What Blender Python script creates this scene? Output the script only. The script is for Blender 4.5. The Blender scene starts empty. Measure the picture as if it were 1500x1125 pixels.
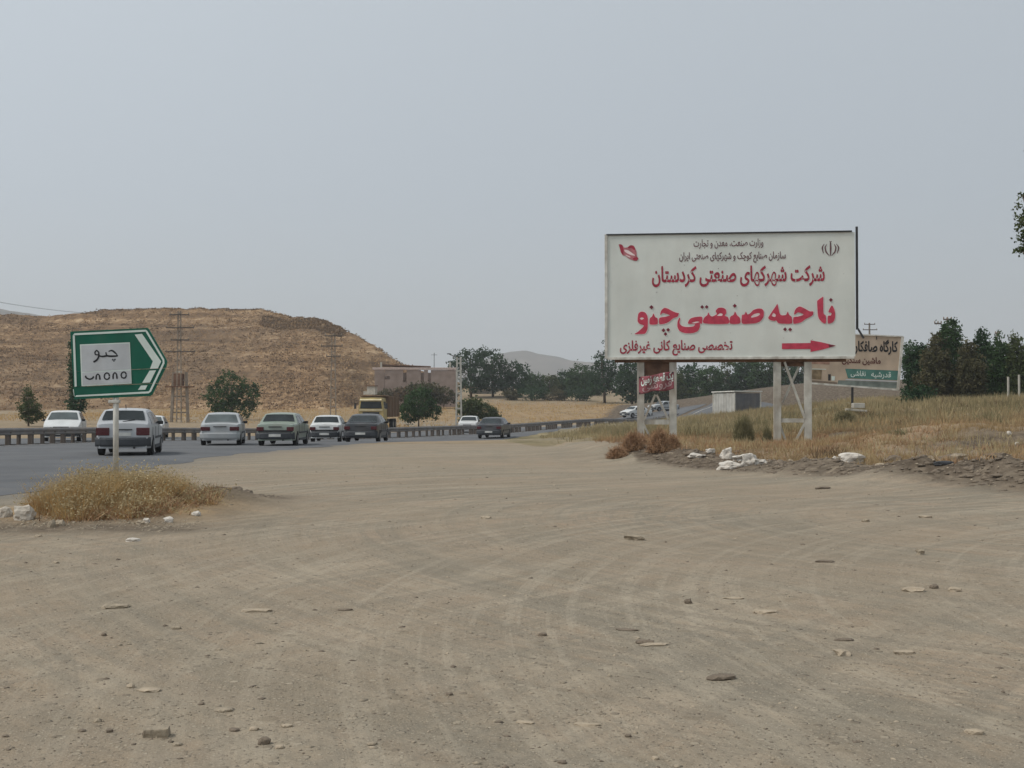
import bpy, bmesh, math, random
import numpy as np
from mathutils import Vector, Matrix, noise
random.seed(7); rng = np.random.default_rng(7)
R = math.radians
sc = bpy.context.scene
C = sc.collection

# ---------------------------------------------------------------- camera, sky, sun, exposure
F = 1810.0; EYE = 1.6; PITCH = math.atan(32.5 / F)
cam = bpy.data.cameras.new('camera'); cam.sensor_width = 36; cam.lens = F / 1500 * 36
cam.clip_start = 0.05; cam.clip_end = 20000
camo = bpy.data.objects.new('camera', cam); C.objects.link(camo)
camo.location = (0, 0, EYE); camo.rotation_euler = (R(90) + PITCH, 0, 0)
sc.camera = camo
SUN_EL, SUN_AZ = R(52), R(-105)            # azimuth from +Y, clockwise positive: high on the left, a little behind
world = bpy.data.worlds.new('World'); sc.world = world; world.use_nodes = True
wn = world.node_tree; wn.nodes.clear()
wo = wn.nodes.new('ShaderNodeOutputWorld'); bg = wn.nodes.new('ShaderNodeBackground')
sky = wn.nodes.new('ShaderNodeTexSky'); sky.sky_type = 'NISHITA'; sky.sun_disc = False
sky.sun_elevation = SUN_EL; sky.sun_rotation = SUN_AZ; sky.altitude = 1400
sky.air_density = 1.2; sky.dust_density = 7; sky.ozone_density = 1.0
# dust veil: the hazy overcast layer in front of the clear sky, brighter and a bit warmer low down
tc = wn.nodes.new('ShaderNodeTexCoord'); sep = wn.nodes.new('ShaderNodeSeparateXYZ')
ramp = wn.nodes.new('ShaderNodeValToRGB'); ramp.color_ramp.elements[0].position = 0.0
ramp.color_ramp.elements[0].color = (4.35, 4.60, 4.78, 1)
ramp.color_ramp.elements[1].position = 0.45; ramp.color_ramp.elements[1].color = (4.40, 4.76, 4.98, 1)
e = ramp.color_ramp.elements.new(0.16); e.color = (4.2, 4.55, 4.86, 1)
nz = wn.nodes.new('ShaderNodeTexNoise'); nz.inputs['Scale'].default_value = 1.1; nz.inputs['Detail'].default_value = 1
nm = wn.nodes.new('ShaderNodeMapRange'); nm.inputs[3].default_value = 0.93; nm.inputs[4].default_value = 1.07
vm = wn.nodes.new('ShaderNodeVectorMath'); vm.operation = 'SCALE'
mx = wn.nodes.new('ShaderNodeMix'); mx.data_type = 'RGBA'; mx.inputs[0].default_value = 0.85
L = wn.links.new
L(tc.outputs['Generated'], sep.inputs[0]); L(sep.outputs[2], ramp.inputs[0])
L(tc.outputs['Generated'], nz.inputs['Vector']); L(nz.outputs[0], nm.inputs[0])
# the dust veil is brighter towards the sun and duller away from it
dn_ = wn.nodes.new('ShaderNodeVectorMath'); dn_.operation = 'DOT_PRODUCT'; dn_.inputs[1].default_value = (math.sin(SUN_AZ) * math.cos(SUN_EL), math.cos(SUN_AZ) * math.cos(SUN_EL), math.sin(SUN_EL))
dr_ = wn.nodes.new('ShaderNodeMapRange'); dr_.inputs[1].default_value = -1; dr_.inputs[2].default_value = 1; dr_.inputs[3].default_value = 0.54; dr_.inputs[4].default_value = 1.54
mu_ = wn.nodes.new('ShaderNodeMath'); mu_.operation = 'MULTIPLY'
L(tc.outputs['Generated'], dn_.inputs[0]); L(dn_.outputs['Value'], dr_.inputs[0]); L(dr_.outputs[0], mu_.inputs[0]); L(nm.outputs[0], mu_.inputs[1])
L(ramp.outputs[0], vm.inputs[0]); L(mu_.outputs[0], vm.inputs['Scale'])
L(sky.outputs[0], mx.inputs[6]); L(vm.outputs[0], mx.inputs[7]); L(mx.outputs[2], bg.inputs[0])
bg.inputs[1].default_value = 0.085; L(bg.outputs[0], wo.inputs[0])
sun = bpy.data.lights.new('sun', 'SUN'); sun.energy = 1.5; sun.angle = R(14); sun.color = (1.0, 0.94, 0.85)
suno = bpy.data.objects.new('sun', sun); C.objects.link(suno)
sd = Vector((math.sin(SUN_AZ) * math.cos(SUN_EL), math.cos(SUN_AZ) * math.cos(SUN_EL), math.sin(SUN_EL)))
suno.rotation_euler = sd.to_track_quat('Z', 'Y').to_euler()
sc.view_settings.view_transform = 'Standard'; sc.view_settings.look = 'None'
sc.view_settings.exposure = 0.50; sc.view_settings.gamma = 1.0; sc.view_settings.use_curve_mapping = False
sc.cycles.max_bounces = 6; sc.cycles.volume_bounces = 0

def P(u, v, d):
    """photo pixel (1500x1125) at depth d -> world point"""
    c = 562.5 - v; ct, st = math.cos(PITCH), math.sin(PITCH)
    y = F * ct - c * st; z = F * st + c * ct; k = d / y
    return Vector(((u - 750) * k, d, EYE + z * k))

# ---------------------------------------------------------------- materials
MATS = {}
def nodemat(name):
    m = bpy.data.materials.new(name); m.use_nodes = True
    return m, m.node_tree, m.node_tree.nodes['Principled BSDF']
def mat(name, col, rough=0.7, metal=0.0, var=0.15, scale=3.0, bump=0.0, bscale=40.0, col2=None, spec=0.3, dirt=0.0, trans=0.0, coord='Object'):
    if name in MATS: return MATS[name]
    m, t, b = nodemat(name); lk = t.links.new
    tcn = t.nodes.new('ShaderNodeTexCoord')
    n = t.nodes.new('ShaderNodeTexNoise'); n.inputs['Scale'].default_value = scale; n.inputs['Detail'].default_value = 5
    lk(tcn.outputs[coord], n.inputs['Vector'])
    r = t.nodes.new('ShaderNodeValToRGB')
    c2 = col2 or tuple(c * (1 - var) for c in col)
    c1 = tuple(c * (1 + (0 if col2 else var)) for c in col)
    r.color_ramp.elements[0].position = 0.33; r.color_ramp.elements[0].color = (*c2, 1)
    r.color_ramp.elements[1].position = 0.67; r.color_ramp.elements[1].color = (*c1, 1)
    lk(n.outputs[0], r.inputs[0]); out = r.outputs[0]
    if dirt:
        n3 = t.nodes.new('ShaderNodeTexNoise'); n3.inputs['Scale'].default_value = scale * 0.35 + 0.6; n3.inputs['Detail'].default_value = 8
        mp = t.nodes.new('ShaderNodeMapping'); mp.inputs['Scale'].default_value = (1.6, 1.6, 0.5)
        lk(tcn.outputs[coord], mp.inputs[0]); lk(mp.outputs[0], n3.inputs['Vector'])
        rr = t.nodes.new('ShaderNodeMapRange'); rr.inputs[1].default_value = 0.42; rr.inputs[2].default_value = 0.72; rr.inputs[4].default_value = dirt
        mixn = t.nodes.new('ShaderNodeMix'); mixn.data_type = 'RGBA'
        lk(n3.outputs[0], rr.inputs[0]); lk(rr.outputs[0], mixn.inputs[0]); lk(out, mixn.inputs[6])
        mixn.inputs[7].default_value = (0.24, 0.19, 0.14, 1); out = mixn.outputs[2]
    lk(out, b.inputs['Base Color'])
    b.inputs['Roughness'].default_value = rough; b.inputs['Metallic'].default_value = metal
    b.inputs['Specular IOR Level'].default_value = spec
    if trans:
        # thin leaf: some light passes through
        tr = t.nodes.new('ShaderNodeBsdfTranslucent'); ms = t.nodes.new('ShaderNodeMixShader'); ms.inputs[0].default_value = trans
        lk(out, tr.inputs[0]); lk(b.outputs[0], ms.inputs[1]); lk(tr.outputs[0], ms.inputs[2])
        lk(ms.outputs[0], t.nodes['Material Output'].inputs[0])
    if bump:
        n2 = t.nodes.new('ShaderNodeTexNoise'); n2.inputs['Scale'].default_value = bscale; n2.inputs['Detail'].default_value = 6
        lk(tcn.outputs[coord], n2.inputs['Vector'])
        bp = t.nodes.new('ShaderNodeBump'); bp.inputs['Strength'].default_value = bump; bp.inputs['Distance'].default_value = 0.02
        lk(n2.outputs[0], bp.inputs['Height']); lk(bp.outputs[0], b.inputs['Normal'])
    MATS[name] = m; return m

leafM = dict(rough=0.75, scale=1.2, trans=0.25, spec=0.1, coord='Object')
M_leaf = mat('leaf_green', (0.068, 0.120, 0.046), col2=(0.028, 0.055, 0.023), **leafM)
M_leaf2 = mat('leaf_olive', (0.100, 0.122, 0.050), col2=(0.045, 0.064, 0.027), **leafM)
M_leaf3 = mat('leaf_dark', (0.052, 0.098, 0.045), col2=(0.022, 0.047, 0.024), **leafM)
M_leafb = mat('leaf_brown', (0.125, 0.112, 0.062), col2=(0.058, 0.062, 0.034), **leafM)
M_gb = mat('green_dry_bush', (0.24, 0.21, 0.11), col2=(0.14, 0.13, 0.07), rough=.9, scale=4)
M_bush = mat('brown_bush', (0.20, 0.14, 0.085), col2=(0.11, 0.08, 0.05), **leafM)
M_bark = mat('bark', (0.12, 0.09, 0.065), bump=0.6, scale=6)
M_straw = mat('straw', (0.62, 0.43, 0.19), col2=(0.38, 0.235, 0.11), scale=2.2, rough=0.85, trans=0.35, spec=0.1)
M_bank = mat('bank_straw', (0.48, 0.345, 0.185), col2=(0.27, 0.19, 0.11), scale=0.6, rough=0.85, trans=0.3, spec=0.1)
M_straw2 = mat('pale_straw', (0.55, 0.46, 0.28), col2=(0.36, 0.28, 0.16), scale=0.9, rough=0.85, trans=0.35, spec=0.1)
M_grass = mat('olive_grass', (0.40, 0.325, 0.19), col2=(0.22, 0.19, 0.105), scale=0.22, rough=0.85, trans=0.2, spec=0.1)
M_tumble = mat('tumbleweed', (0.44, 0.28, 0.165), col2=(0.28, 0.17, 0.10), scale=3, rough=0.9, spec=0.1)
M_whitep = mat('white_paint', (0.60, 0.59, 0.54), dirt=0.6, rough=0.5, scale=5)
M_steelpale = mat('pale_steel', (0.50, 0.49, 0.44), dirt=0.75, rough=0.55, scale=4)
M_board = mat('board_face', (0.70, 0.725, 0.68), col2=(0.62, 0.65, 0.61), dirt=0.12, rough=0.55, scale=0.9)
M_red = mat('red_paint', (0.50, 0.05, 0.09), var=0.16, rough=0.6, scale=5)
M_maroon = mat('maroon_paint', (0.17, 0.022, 0.04), var=0.2, rough=0.6, scale=8)
M_maroon2 = mat('dark_red_paint', (0.33, 0.03, 0.055), var=0.25, rough=0.6, scale=8)
M_greyink = mat('faded_ink', (0.13, 0.06, 0.07), var=0.3, rough=0.6, scale=9)
M_black = mat('black_paint', (0.02, 0.02, 0.022), rough=0.5)
M_dark = mat('dark_metal', (0.035, 0.035, 0.037), rough=0.55, var=0.3)
M_rust = mat('rusty_metal', (0.15, 0.085, 0.055), var=0.35, rough=0.8)
M_green = mat('green_sheet', (0.004, 0.105, 0.065), var=0.12, rough=0.4, dirt=0.06)
M_wprint = mat('white_print', (0.64, 0.72, 0.67), rough=0.5, var=0.07, dirt=0.12)
M_gprint = mat('grey_print', (0.50, 0.52, 0.54), rough=0.5, var=0.1, dirt=0.15)
M_galv = mat('galvanised', (0.17, 0.16, 0.155), rough=0.45, metal=0.25, dirt=0.55, scale=2)
M_postd = mat('rail_post_steel', (0.09, 0.075, 0.065), rough=0.7, dirt=0.4, scale=3)
M_conc = mat('concrete', (0.27, 0.225, 0.18), rough=0.9, bump=0.4, bscale=25)
M_concp = mat('pale_concrete', (0.44, 0.42, 0.37), rough=0.9, bump=0.3)
M_stone = mat('stone', (0.30, 0.25, 0.185), rough=0.95, bump=0.9, bscale=30, var=0.2, scale=12)
M_stonep = mat('pale_stone', (0.37, 0.305, 0.225), rough=0.95, bump=0.7, bscale=30, scale=10)
M_stoned = mat('dark_stone', (0.175, 0.14, 0.105), rough=0.95, bump=0.8, bscale=30, scale=10)
M_lime = mat('pale_lime_rock', (0.50, 0.455, 0.39), rough=0.9, dirt=0.5, scale=8, bump=0.8, bscale=25)
M_plastic = mat('white_sack', (0.60, 0.56, 0.50), rough=0.6, dirt=0.5, scale=6, bump=0.5, bscale=20)
M_tyre = mat('tyre_rubber', (0.018, 0.018, 0.019), rough=0.85)
M_rim = mat('rim', (0.22, 0.22, 0.225), rough=0.4, metal=0.6)
M_glass = mat('tinted_glass', (0.018, 0.024, 0.026), rough=0.15, spec=0.35, var=0.4, scale=1.5)
M_glassl = mat('light_glass', (0.07, 0.085, 0.085), rough=0.15, spec=0.4, var=0.3, scale=1.5)
M_tail = mat('tail_lamp', (0.075, 0.008, 0.012), rough=0.25, spec=0.5)
M_head = mat('head_lamp', (0.55, 0.55, 0.53), rough=0.2, spec=0.6)
M_plate = mat('number_plate', (0.55, 0.55, 0.52), rough=0.5)
M_bump = mat('bumper_plastic', (0.05, 0.055, 0.062), rough=0.6)
M_brick = mat('brick_wall', (0.335, 0.262, 0.225), rough=0.95, scale=0.8, col2=(0.24, 0.185, 0.155), bump=0.3)

# ---------------------------------------------------------------- mesh helpers
def mesh_np(name, V, Fc, mats=None, midx=None, smooth=False):
    """V (n,3); Fc (m,k) index array with constant k or list of lists"""
    me = bpy.data.meshes.new(name)
    if isinstance(Fc, np.ndarray):
        V = np.asarray(V, dtype=np.float32); m, k = Fc.shape
        me.vertices.add(len(V)); me.vertices.foreach_set('co', V.ravel())
        me.loops.add(m * k); me.loops.foreach_set('vertex_index', Fc.astype(np.int32).ravel())
        me.polygons.add(m); me.polygons.foreach_set('loop_start', np.arange(0, m * k, k, dtype=np.int32))
        if smooth: me.polygons.foreach_set('use_smooth', np.ones(m, dtype=bool))
        me.update(calc_edges=True); me.validate()
    else:
        me.from_pydata([tuple(v) for v in V], [], Fc); me.update()
        if smooth:
            for p in me.polygons: p.use_smooth = True
    return me
def tag(o, label=None, cat=None, group=None, kind=None):
    if label: o['label'] = label
    if cat: o['category'] = cat
    if group: o['group'] = group
    if kind: o['kind'] = kind
    return o
def link(name, me, m=None, parent=None, loc=None):
    o = bpy.data.objects.new(name, me); C.objects.link(o)
    if m is not None and not me.materials: me.materials.append(m)
    if parent is not None: o.parent = parent
    if loc is not None: o.location = loc
    return o
def thing(name, label, cat, loc=(0, 0, 0), rz=0.0, group=None):
    o = bpy.data.objects.new(name, None); C.objects.link(o); o.empty_display_size = 0.2
    o.location = loc; o.rotation_euler = (0, 0, rz)
    return tag(o, label, cat, group)

class MB:
    def __init__(s): s.v = []; s.f = []
    def add(s, vs, fs):
        b = len(s.v); s.v += [tuple(v) for v in vs]; s.f += [[i + b for i in f] for f in fs]; return s
    def box(s, c, size, rot=None, ch=0.0):
        hx, hy, hz = size[0] / 2, size[1] / 2, size[2] / 2
        vs = [Vector((x * hx, y * hy, z * hz)) for x in (-1, 1) for y in (-1, 1) for z in (-1, 1)]
        if rot is not None: vs = [rot @ v for v in vs]
        c = Vector(c); vs = [v + c for v in vs]
        return s.add(vs, [[0, 1, 3, 2], [4, 6, 7, 5], [0, 4, 5, 1], [2, 3, 7, 6], [0, 2, 6, 4], [1, 5, 7, 3]])
    def bar(s, a, b, w, h=None, up=(0, 0, 1)):
        h = h or w; a = Vector(a); b = Vector(b); d = (b - a).normalized()
        u = Vector(up)
        if abs(d.dot(u)) > 0.98: u = Vector((0, 1, 0))
        x = d.cross(u).normalized() * (w / 2); y = x.cross(d).normalized() * (h / 2)
        vs = [a - x - y, a + x - y, a + x + y, a - x + y, b - x - y, b + x - y, b + x + y, b - x + y]
        return s.add(vs, [[3, 2, 1, 0], [4, 5, 6, 7], [0, 1, 5, 4], [1, 2, 6, 5], [2, 3, 7, 6], [3, 0, 4, 7]])
    def tube(s, pts, radii, n=8, caps=True):
        pts = [Vector(p) for p in pts]
        if not isinstance(radii, (list, tuple)): radii = [radii] * len(pts)
        b = len(s.v)
        for i, p in enumerate(pts):
            d = (pts[min(i + 1, len(pts) - 1)] - pts[max(i - 1, 0)]).normalized()
            u = Vector((0, 0, 1)) if abs(d.z) < 0.9 else Vector((0, 1, 0))
            x = d.cross(u).normalized(); y = x.cross(d).normalized()
            for k in range(n):
                a = 2 * math.pi * k / n; s.v.append(tuple(p + (x * math.cos(a) + y * math.sin(a)) * radii[i]))
        for i in range(len(pts) - 1):
            for k in range(n):
                k2 = (k + 1) % n
                s.f.append([b + i * n + k, b + i * n + k2, b + (i + 1) * n + k2, b + (i + 1) * n + k])
        if caps:
            s.f.append([b + k for k in range(n)][::-1]); s.f.append([b + (len(pts) - 1) * n + k for k in range(n)])
        return s
    def cyl(s, c, axis, r, h, n=20, r2=None):
        c = Vector(c); a = Vector(axis).normalized() * (h / 2)
        return s.tube([c - a, c + a], [r, r2 if r2 is not None else r], n)
    def prism(s, poly, y0, y1):
        """poly in xz, extruded along y"""
        n = len(poly); vs = [(p[0], y0, p[1]) for p in poly] + [(p[0], y1, p[1]) for p in poly]
        fs = [list(range(n)), list(range(2 * n - 1, n - 1, -1))] + [[i, i + n, (i + 1) % n + n, (i + 1) % n] for i in range(n)]
        return s.add(vs, fs)
    def build(s, name, m, parent=None, bevel=0.0, smooth=False, loc=None, seg=2):
        me = mesh_np(name, s.v, s.f, smooth=smooth)
        bm = bmesh.new(); bm.from_mesh(me); bmesh.ops.recalc_face_normals(bm, faces=bm.faces)
        if bevel:
            ed = [e for e in bm.edges if len(e.link_faces) == 2 and e.calc_face_angle(0) > 0.5]
            bmesh.ops.bevel(bm, geom=ed, offset=bevel, segments=seg, affect='EDGES', profile=0.6, clamp_overlap=True)
        bm.to_mesh(me); bm.free()
        return link(name, me, m, parent, loc)

def lump(size, seed, rough=0.25, sub=2, sq=0.0):
    """irregular stone / sack mesh"""
    bm = bmesh.new(); bmesh.ops.create_icosphere(bm, subdivisions=sub, radius=1)
    off = Vector((seed * 3.7, seed * 1.3, -seed * 2.1))
    for v in bm.verts:
        p = v.co.normalized()
        if sq:
            mxx = max(abs(p.x), abs(p.y), abs(p.z)); p = p.lerp(p / mxx, sq)
        k = 1 + rough * (noise.noise(p * 1.3 + off) * 1.4 + 0.6 * noise.noise(p * 3.1 + off))
        v.co = Vector((p.x * size[0] / 2, p.y * size[1] / 2, p.z * size[2] / 2)) * k
    me = bpy.data.meshes.new('lump'); bm.to_mesh(me); bm.free()
    return me

# ---------------------------------------------------------------- terrain
cps = []
def cp(u, v, d): p = P(u, v, d); cps.append((p.x, p.y, p.z))
def cq(x, y, z): cps.append((x, y, z))
for y in (-30, -8, 2, 10, 20, 30):
    for x in (-9, 0, 6): cq(x, y, 0)
cq(-22, 0, 0); cq(-22, 22, 0); cq(-24, 38, 0.0); cq(-50, 20, 0); cq(-50, -20, 0); cq(20, -20, 0); cq(50, -20, .2)
cq(-9.5, 38, .03); cq(-12, 40, .02); cq(0, 38, 0); cq(-3, 45, -.02); cq(2, 48, 0)
cq(-12, 54, -.13); cq(-18, 54, -.13); cq(-7, 54, -.1); cq(-2, 60, -.08); cq(4, 62, .04)
cq(-6, 66, -.32); cq(-12, 66, -.32); cq(-20, 70, -.36); cq(-2, 86, -.64); cq(-8, 92, -.66); cq(4, 92, -.35); cq(-20, 85, -.55)
cq(0, 105, -.72); cq(-8, 112, -.72); cq(8, 100, -.05); cq(14, 110, -.02); cq(8, 122, -.4); cq(20, 145, -.35); cq(14, 150, -.45); cq(40, 165, 0.0); cq(30, 140, .1)
cq(12, 75, .08); cq(10, 60, .15)
cq(-32, 60, -.1); cq(-40, 90, -.2); cq(-60, 60, 0); cq(-20, 120, -.3); cq(-35, 130, .1)
# fields beyond the road
cp(100, 606, 185); cp(300, 605, 185); cp(500, 603, 180); cp(600, 602, 185); cp(750, 604, 180); cp(830, 603, 185)
cp(500, 592, 225); cp(650, 592, 215); cp(760, 590, 225); cp(860, 588, 230); cp(600, 570, 255); cp(750, 572, 260); cp(880, 574, 265)
cp(-200, 606, 180); cp(-600, 606, 170); cp(-1200, 606, 170)
cp(925, 593, 215); cp(1000, 588, 230); cp(1040, 600, 160); cp(930, 608, 175)
# right bank and field
cq(2.6, 40, .02); cq(3.5, 36, .02); cq(6.5, 29, .0); cq(9.2, 22.3, 0); cq(12, 16, 0); cq(16, 8, .0)
cp(960, 644, 42); cp(1160, 657, 41); cp(1060, 650, 40); cq(5.5, 46, .3); cp(1060, 628, 62); cp(1080, 612, 103); cp(1000, 612, 120)
cp(1250, 640, 40); cp(1250, 602, 60); cp(1390, 627, 38); cp(1480, 627, 34); cp(1600, 627, 34); cp(1440, 655, 30); cp(1350, 665, 31)
cp(1250, 672, 31.5); cp(1450, 690, 25.5); cp(1280, 586, 84); cp(1400, 592, 82); cp(1500, 588, 80); cp(1620, 585, 80); cp(1150, 600, 90)
cp(1230, 562, 180); cp(1330, 566, 150); cp(1450, 575, 150); cp(1120, 585, 170); cp(1700, 600, 50); cp(1850, 570, 120)
for a in range(0, 360, 24):
    cq(700 * math.sin(R(a)), 700 * math.cos(R(a)), 3.0 if math.cos(R(a)) > 0 else 0.0)
cq(-200, 0, 0); cq(200, 0, 2); cq(0, -200, 0); cq(-150, 150, .3); cq(150, 150, 5); cq(0, 400, 5); cq(-200, 330, 2); cq(200, 330, 6)
cps = np.array(cps); SC = 40.0
def _U(r2): return 0.5 * r2 * np.log(r2 + 1e-9)
_A = cps[:, :2] / SC; _n = len(_A)
_K = _U(((_A[:, None] - _A[None]) ** 2).sum(-1)) + np.eye(_n) * 0.004
_Pm = np.hstack([np.ones((_n, 1)), _A]); _S = np.zeros((_n + 3, _n + 3)); _S[:_n, :_n] = _K; _S[:_n, _n:] = _Pm; _S[_n:, :_n] = _Pm.T
_w = np.linalg.solve(_S, np.concatenate([cps[:, 2], np.zeros(3)]))
def sstep(a, b, x): t = np.clip((x - a) / (b - a), 0, 1); return t * t * (3 - 2 * t)
def vnoise(x, y, s, seed=0):
    """smooth value noise in numpy"""
    x = np.asarray(x) / s; y = np.asarray(y) / s; xi = np.floor(x); yi = np.floor(y); fx = x - xi; fy = y - yi
    fx = fx * fx * (3 - 2 * fx); fy = fy * fy * (3 - 2 * fy)
    def h(a, b):
        k = np.sin(a * 127.1 + b * 311.7 + seed * 74.7) * 43758.5453; return k - np.floor(k)
    return (h(xi, yi) * (1 - fx) + h(xi + 1, yi) * fx) * (1 - fy) + (h(xi, yi + 1) * (1 - fx) + h(xi + 1, yi + 1) * fx) * fy - 0.5
EDGE = np.array([(2.0, 44.0), (2.9, 38.0), (5.2, 31.6), (9.3, 22.6), (14, 15), (24, 4)])   # lot edge under the right bank
def bank_s(x, y):
    """signed distance behind the bank edge, positive on the bank"""
    x = np.asarray(x, float); y = np.asarray(y, float); best = np.full(x.shape, 1e9); sg = np.ones(x.shape)
    for (ax, ay), (bx, by) in zip(EDGE[:-1], EDGE[1:]):
        dx, dy = bx - ax, by - ay; L2 = dx * dx + dy * dy
        t = np.clip(((x - ax) * dx + (y - ay) * dy) / L2, 0, 1)
        d = np.hypot(x - ax - t * dx, y - ay - t * dy); cr = (dx * (y - ay) - dy * (x - ax))
        m = d < best; best = np.where(m, d, best); sg = np.where(m, np.sign(cr), sg)
    return best * sg
MOUND = (-5.9, 18.4)
def mound(x, y):
    dx = (x - MOUND[0]) / 1.55; dy = (y - MOUND[1]) / 1.7
    h = 0.24 * np.exp(-(dx * dx + dy * dy) * 1.1)
    dx = (x + 4.7) / .7; dy = (y - 20.0) / .8
    return h + 0.26 * np.exp(-(dx * dx + dy * dy))
NEAR_EDGE = [(-9.0, -60), (-9.0, 5), (-8.9, 21.5), (-9.3, 37), (-7.9, 51), (-5.2, 63), (0.6, 86), (7, 107), (16, 124), (27, 142), (36, 160), (40, 168)]
RAIL = [(-20, -60), (-22, 5), (-22.2, 30), (-21.4, 53), (-18.6, 69), (-13.4, 80), (-7, 89.5), (0.6, 109), (9, 128), (18.5, 147), (25, 163), (28, 171)]
def resample(pts, step):
    out = []; pts = [np.array(p, float) for p in pts]
    sm = []
    for i in range(len(pts) - 1):                        # catmull-rom
        p0 = pts[max(i - 1, 0)]; p1 = pts[i]; p2 = pts[i + 1]; p3 = pts[min(i + 2, len(pts) - 1)]
        for t in np.linspace(0, 1, 12, endpoint=False):
            m1 = (p2 - p0) / 2; m2 = (p3 - p1) / 2; sl = np.linalg.norm(p2 - p1)
            m1 = m1 / max(np.linalg.norm(m1), 1e-6) * sl; m2 = m2 / max(np.linalg.norm(m2), 1e-6) * sl
            sm.append((2 * t**3 - 3 * t**2 + 1) * p1 + (t**3 - 2 * t**2 + t) * m1 + (-2 * t**3 + 3 * t**2) * p2 + (t**3 - t**2) * m2)
    sm.append(pts[-1]); sm = np.array(sm)
    s = np.concatenate([[0], np.cumsum(np.linalg.norm(np.diff(sm, axis=0), axis=1))])
    q = np.arange(0, s[-1], step)
    return np.stack([np.interp(q, s, sm[:, 0]), np.interp(q, s, sm[:, 1])], 1), q
_rail, _ = resample(RAIL, 2.0)
_nedge, _ = resample(NEAR_EDGE, 2.0)
def polydist(x, y, pl):
    x = np.asarray(x, float).ravel(); y = np.asarray(y, float).ravel(); out = np.empty(len(x))
    for i in range(0, len(x), 4000):
        out[i:i + 4000] = np.sqrt(((x[i:i + 4000, None] - pl[None, :, 0]) ** 2 + (y[i:i + 4000, None] - pl[None, :, 1]) ** 2).min(1))
    return out
def tz(x, y, detail=True):
    x = np.asarray(x, float); y = np.asarray(y, float); sh = x.shape; x = x.ravel(); y = y.ravel(); z = np.empty(len(x))
    for i in range(0, len(x), 20000):
        q = np.stack([x[i:i + 20000], y[i:i + 20000]], 1) / SC
        z[i:i + 20000] = _U(((q[:, None] - _A[None]) ** 2).sum(-1)) @ _w[:_n] + _w[_n] + q @ _w[_n + 1:]
    r = np.hypot(x, y); z = np.clip(z, -1.2, 12)
    z = z * (1 - sstep(420, 900, r)) + 1.0 * sstep(420, 900, r)
    if detail:
        s = bank_s(x, y); near = (r < 400)
        k = sstep(0.2, 2.5, s) * near * (y < 100) * (x > 2)
        z = z + k * (0.20 * vnoise(x, y, 2.3, 3) + 0.12 * vnoise(x, y, 0.9, 5)) + sstep(3, 10, s) * near * (y < 110) * (x > 4) * 0.35 * vnoise(x, y, 7, 8) + 0.10 * sstep(-0.2, 0.5, s) * near * (1 - sstep(2, 5, s)) * (y < 60)
        hollow = np.exp(-(((x - 13.4) / 1.6) ** 2 + ((y - 32.0) / 1.5) ** 2)); z = z - 0.35 * hollow
        for bx, by, bw, bh in ((8.2, 25.6, 1.3, .22), (9.6, 24.2, 1.0, .2), (10.4, 23.0, 1.2, .24), (7.0, 29.0, 1.1, .14), (3.9, 36.5, 1.3, .22), (5.0, 34.4, 1.0, .16), (12.5, 34.5, 2.6, .22)):
            z = z + bh * np.exp(-(((x - bx) / bw) ** 2 + ((y - by) / bw) ** 2)) * (1 + 1.2 * vnoise(x, y, 0.5, 9))
        z = z + mound(x, y)
        lot = (1 - sstep(-0.5, 0.5, s)) * (y < 60) * (y > 0) * (x > -9)
        z = z + lot * (0.03 * vnoise(x, y, 3.0, 1) + 0.012 * vnoise(x, y, 0.6, 2))
    return z.reshape(sh)
def gz(x, y): return float(tz(np.array([x]), np.array([y]))[0])

def axis_pts(dense_a, dense_b, step, growth, lim_a, lim_b):
    mid = list(np.arange(dense_a, dense_b, step)); hi = [dense_b]; st = step
    while hi[-1] < lim_b: st *= growth; hi.append(hi[-1] + st)
    lo = [dense_a]; st = step
    while lo[-1] > lim_a: st *= growth; lo.append(lo[-1] - st)
    return np.array(lo[:0:-1] + mid + hi)
gx = axis_pts(-14, 18, 0.16, 1.035, -2400, 2400); gy = axis_pts(3, 42, 0.16, 1.03, -450, 2800)
GX, GY = np.meshgrid(gx, gy); GZ = tz(GX, GY)
xr, yr = GX.ravel(), GY.ravel()
# keep the soil a hair under the asphalt sheet
def road_side(x, y):
    dn = polydist(x, y, _nedge); dr = polydist(x, y, _rail); return dn, dr
sel = (np.hypot(xr, yr) < 330) & (yr > -80)
dn = np.full(len(xr), 99.0); dr = np.full(len(xr), 99.0); dn[sel] = polydist(xr[sel], yr[sel], _nedge); dr[sel] = polydist(xr[sel], yr[sel], _rail)
nx, ny = len(gx), len(gy)
idx = np.arange(nx * ny).reshape(ny, nx)
Fg = np.stack([idx[:-1, :-1], idx[:-1, 1:], idx[1:, 1:], idx[1:, :-1]], -1).reshape(-1, 4)
me = mesh_np('ground', np.stack([xr, yr, GZ.ravel()], 1), Fg, smooth=True)
s_b = bank_s(xr, yr); r_ = np.hypot(xr, yr)
n1 = vnoise(xr, yr, 5, 11) + .5 * vnoise(xr, yr, 1.7, 12); n2 = vnoise(xr, yr, 9, 13) + .5 * vnoise(xr, yr, 2.5, 14)
onright = sstep(0.8, 2.5, s_b) * (xr > -2)
beyond = ((dr > 9) & (yr > 55) & (s_b < 0)) | (yr > 150)
field = np.clip(sstep(150, 175, yr) * (1 - sstep(205, 228, yr)) * (1 - sstep(18, 22, xr)) * (xr > -65) + 0.0, 0, 1)
verge = (sstep(56, 62, yr) * (1 - sstep(125, 140, yr)) * (xr > 1.5) * (s_b < 0))
straw = np.clip(onright * (0.55 + 0.8 * n1) * (yr < 60) + field + .45 * beyond + 2.5 * np.exp(-(((xr - MOUND[0]) / 1.5) ** 2 + ((yr - MOUND[1]) / 1.7) ** 2) * 1.1), 0, 1)
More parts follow.
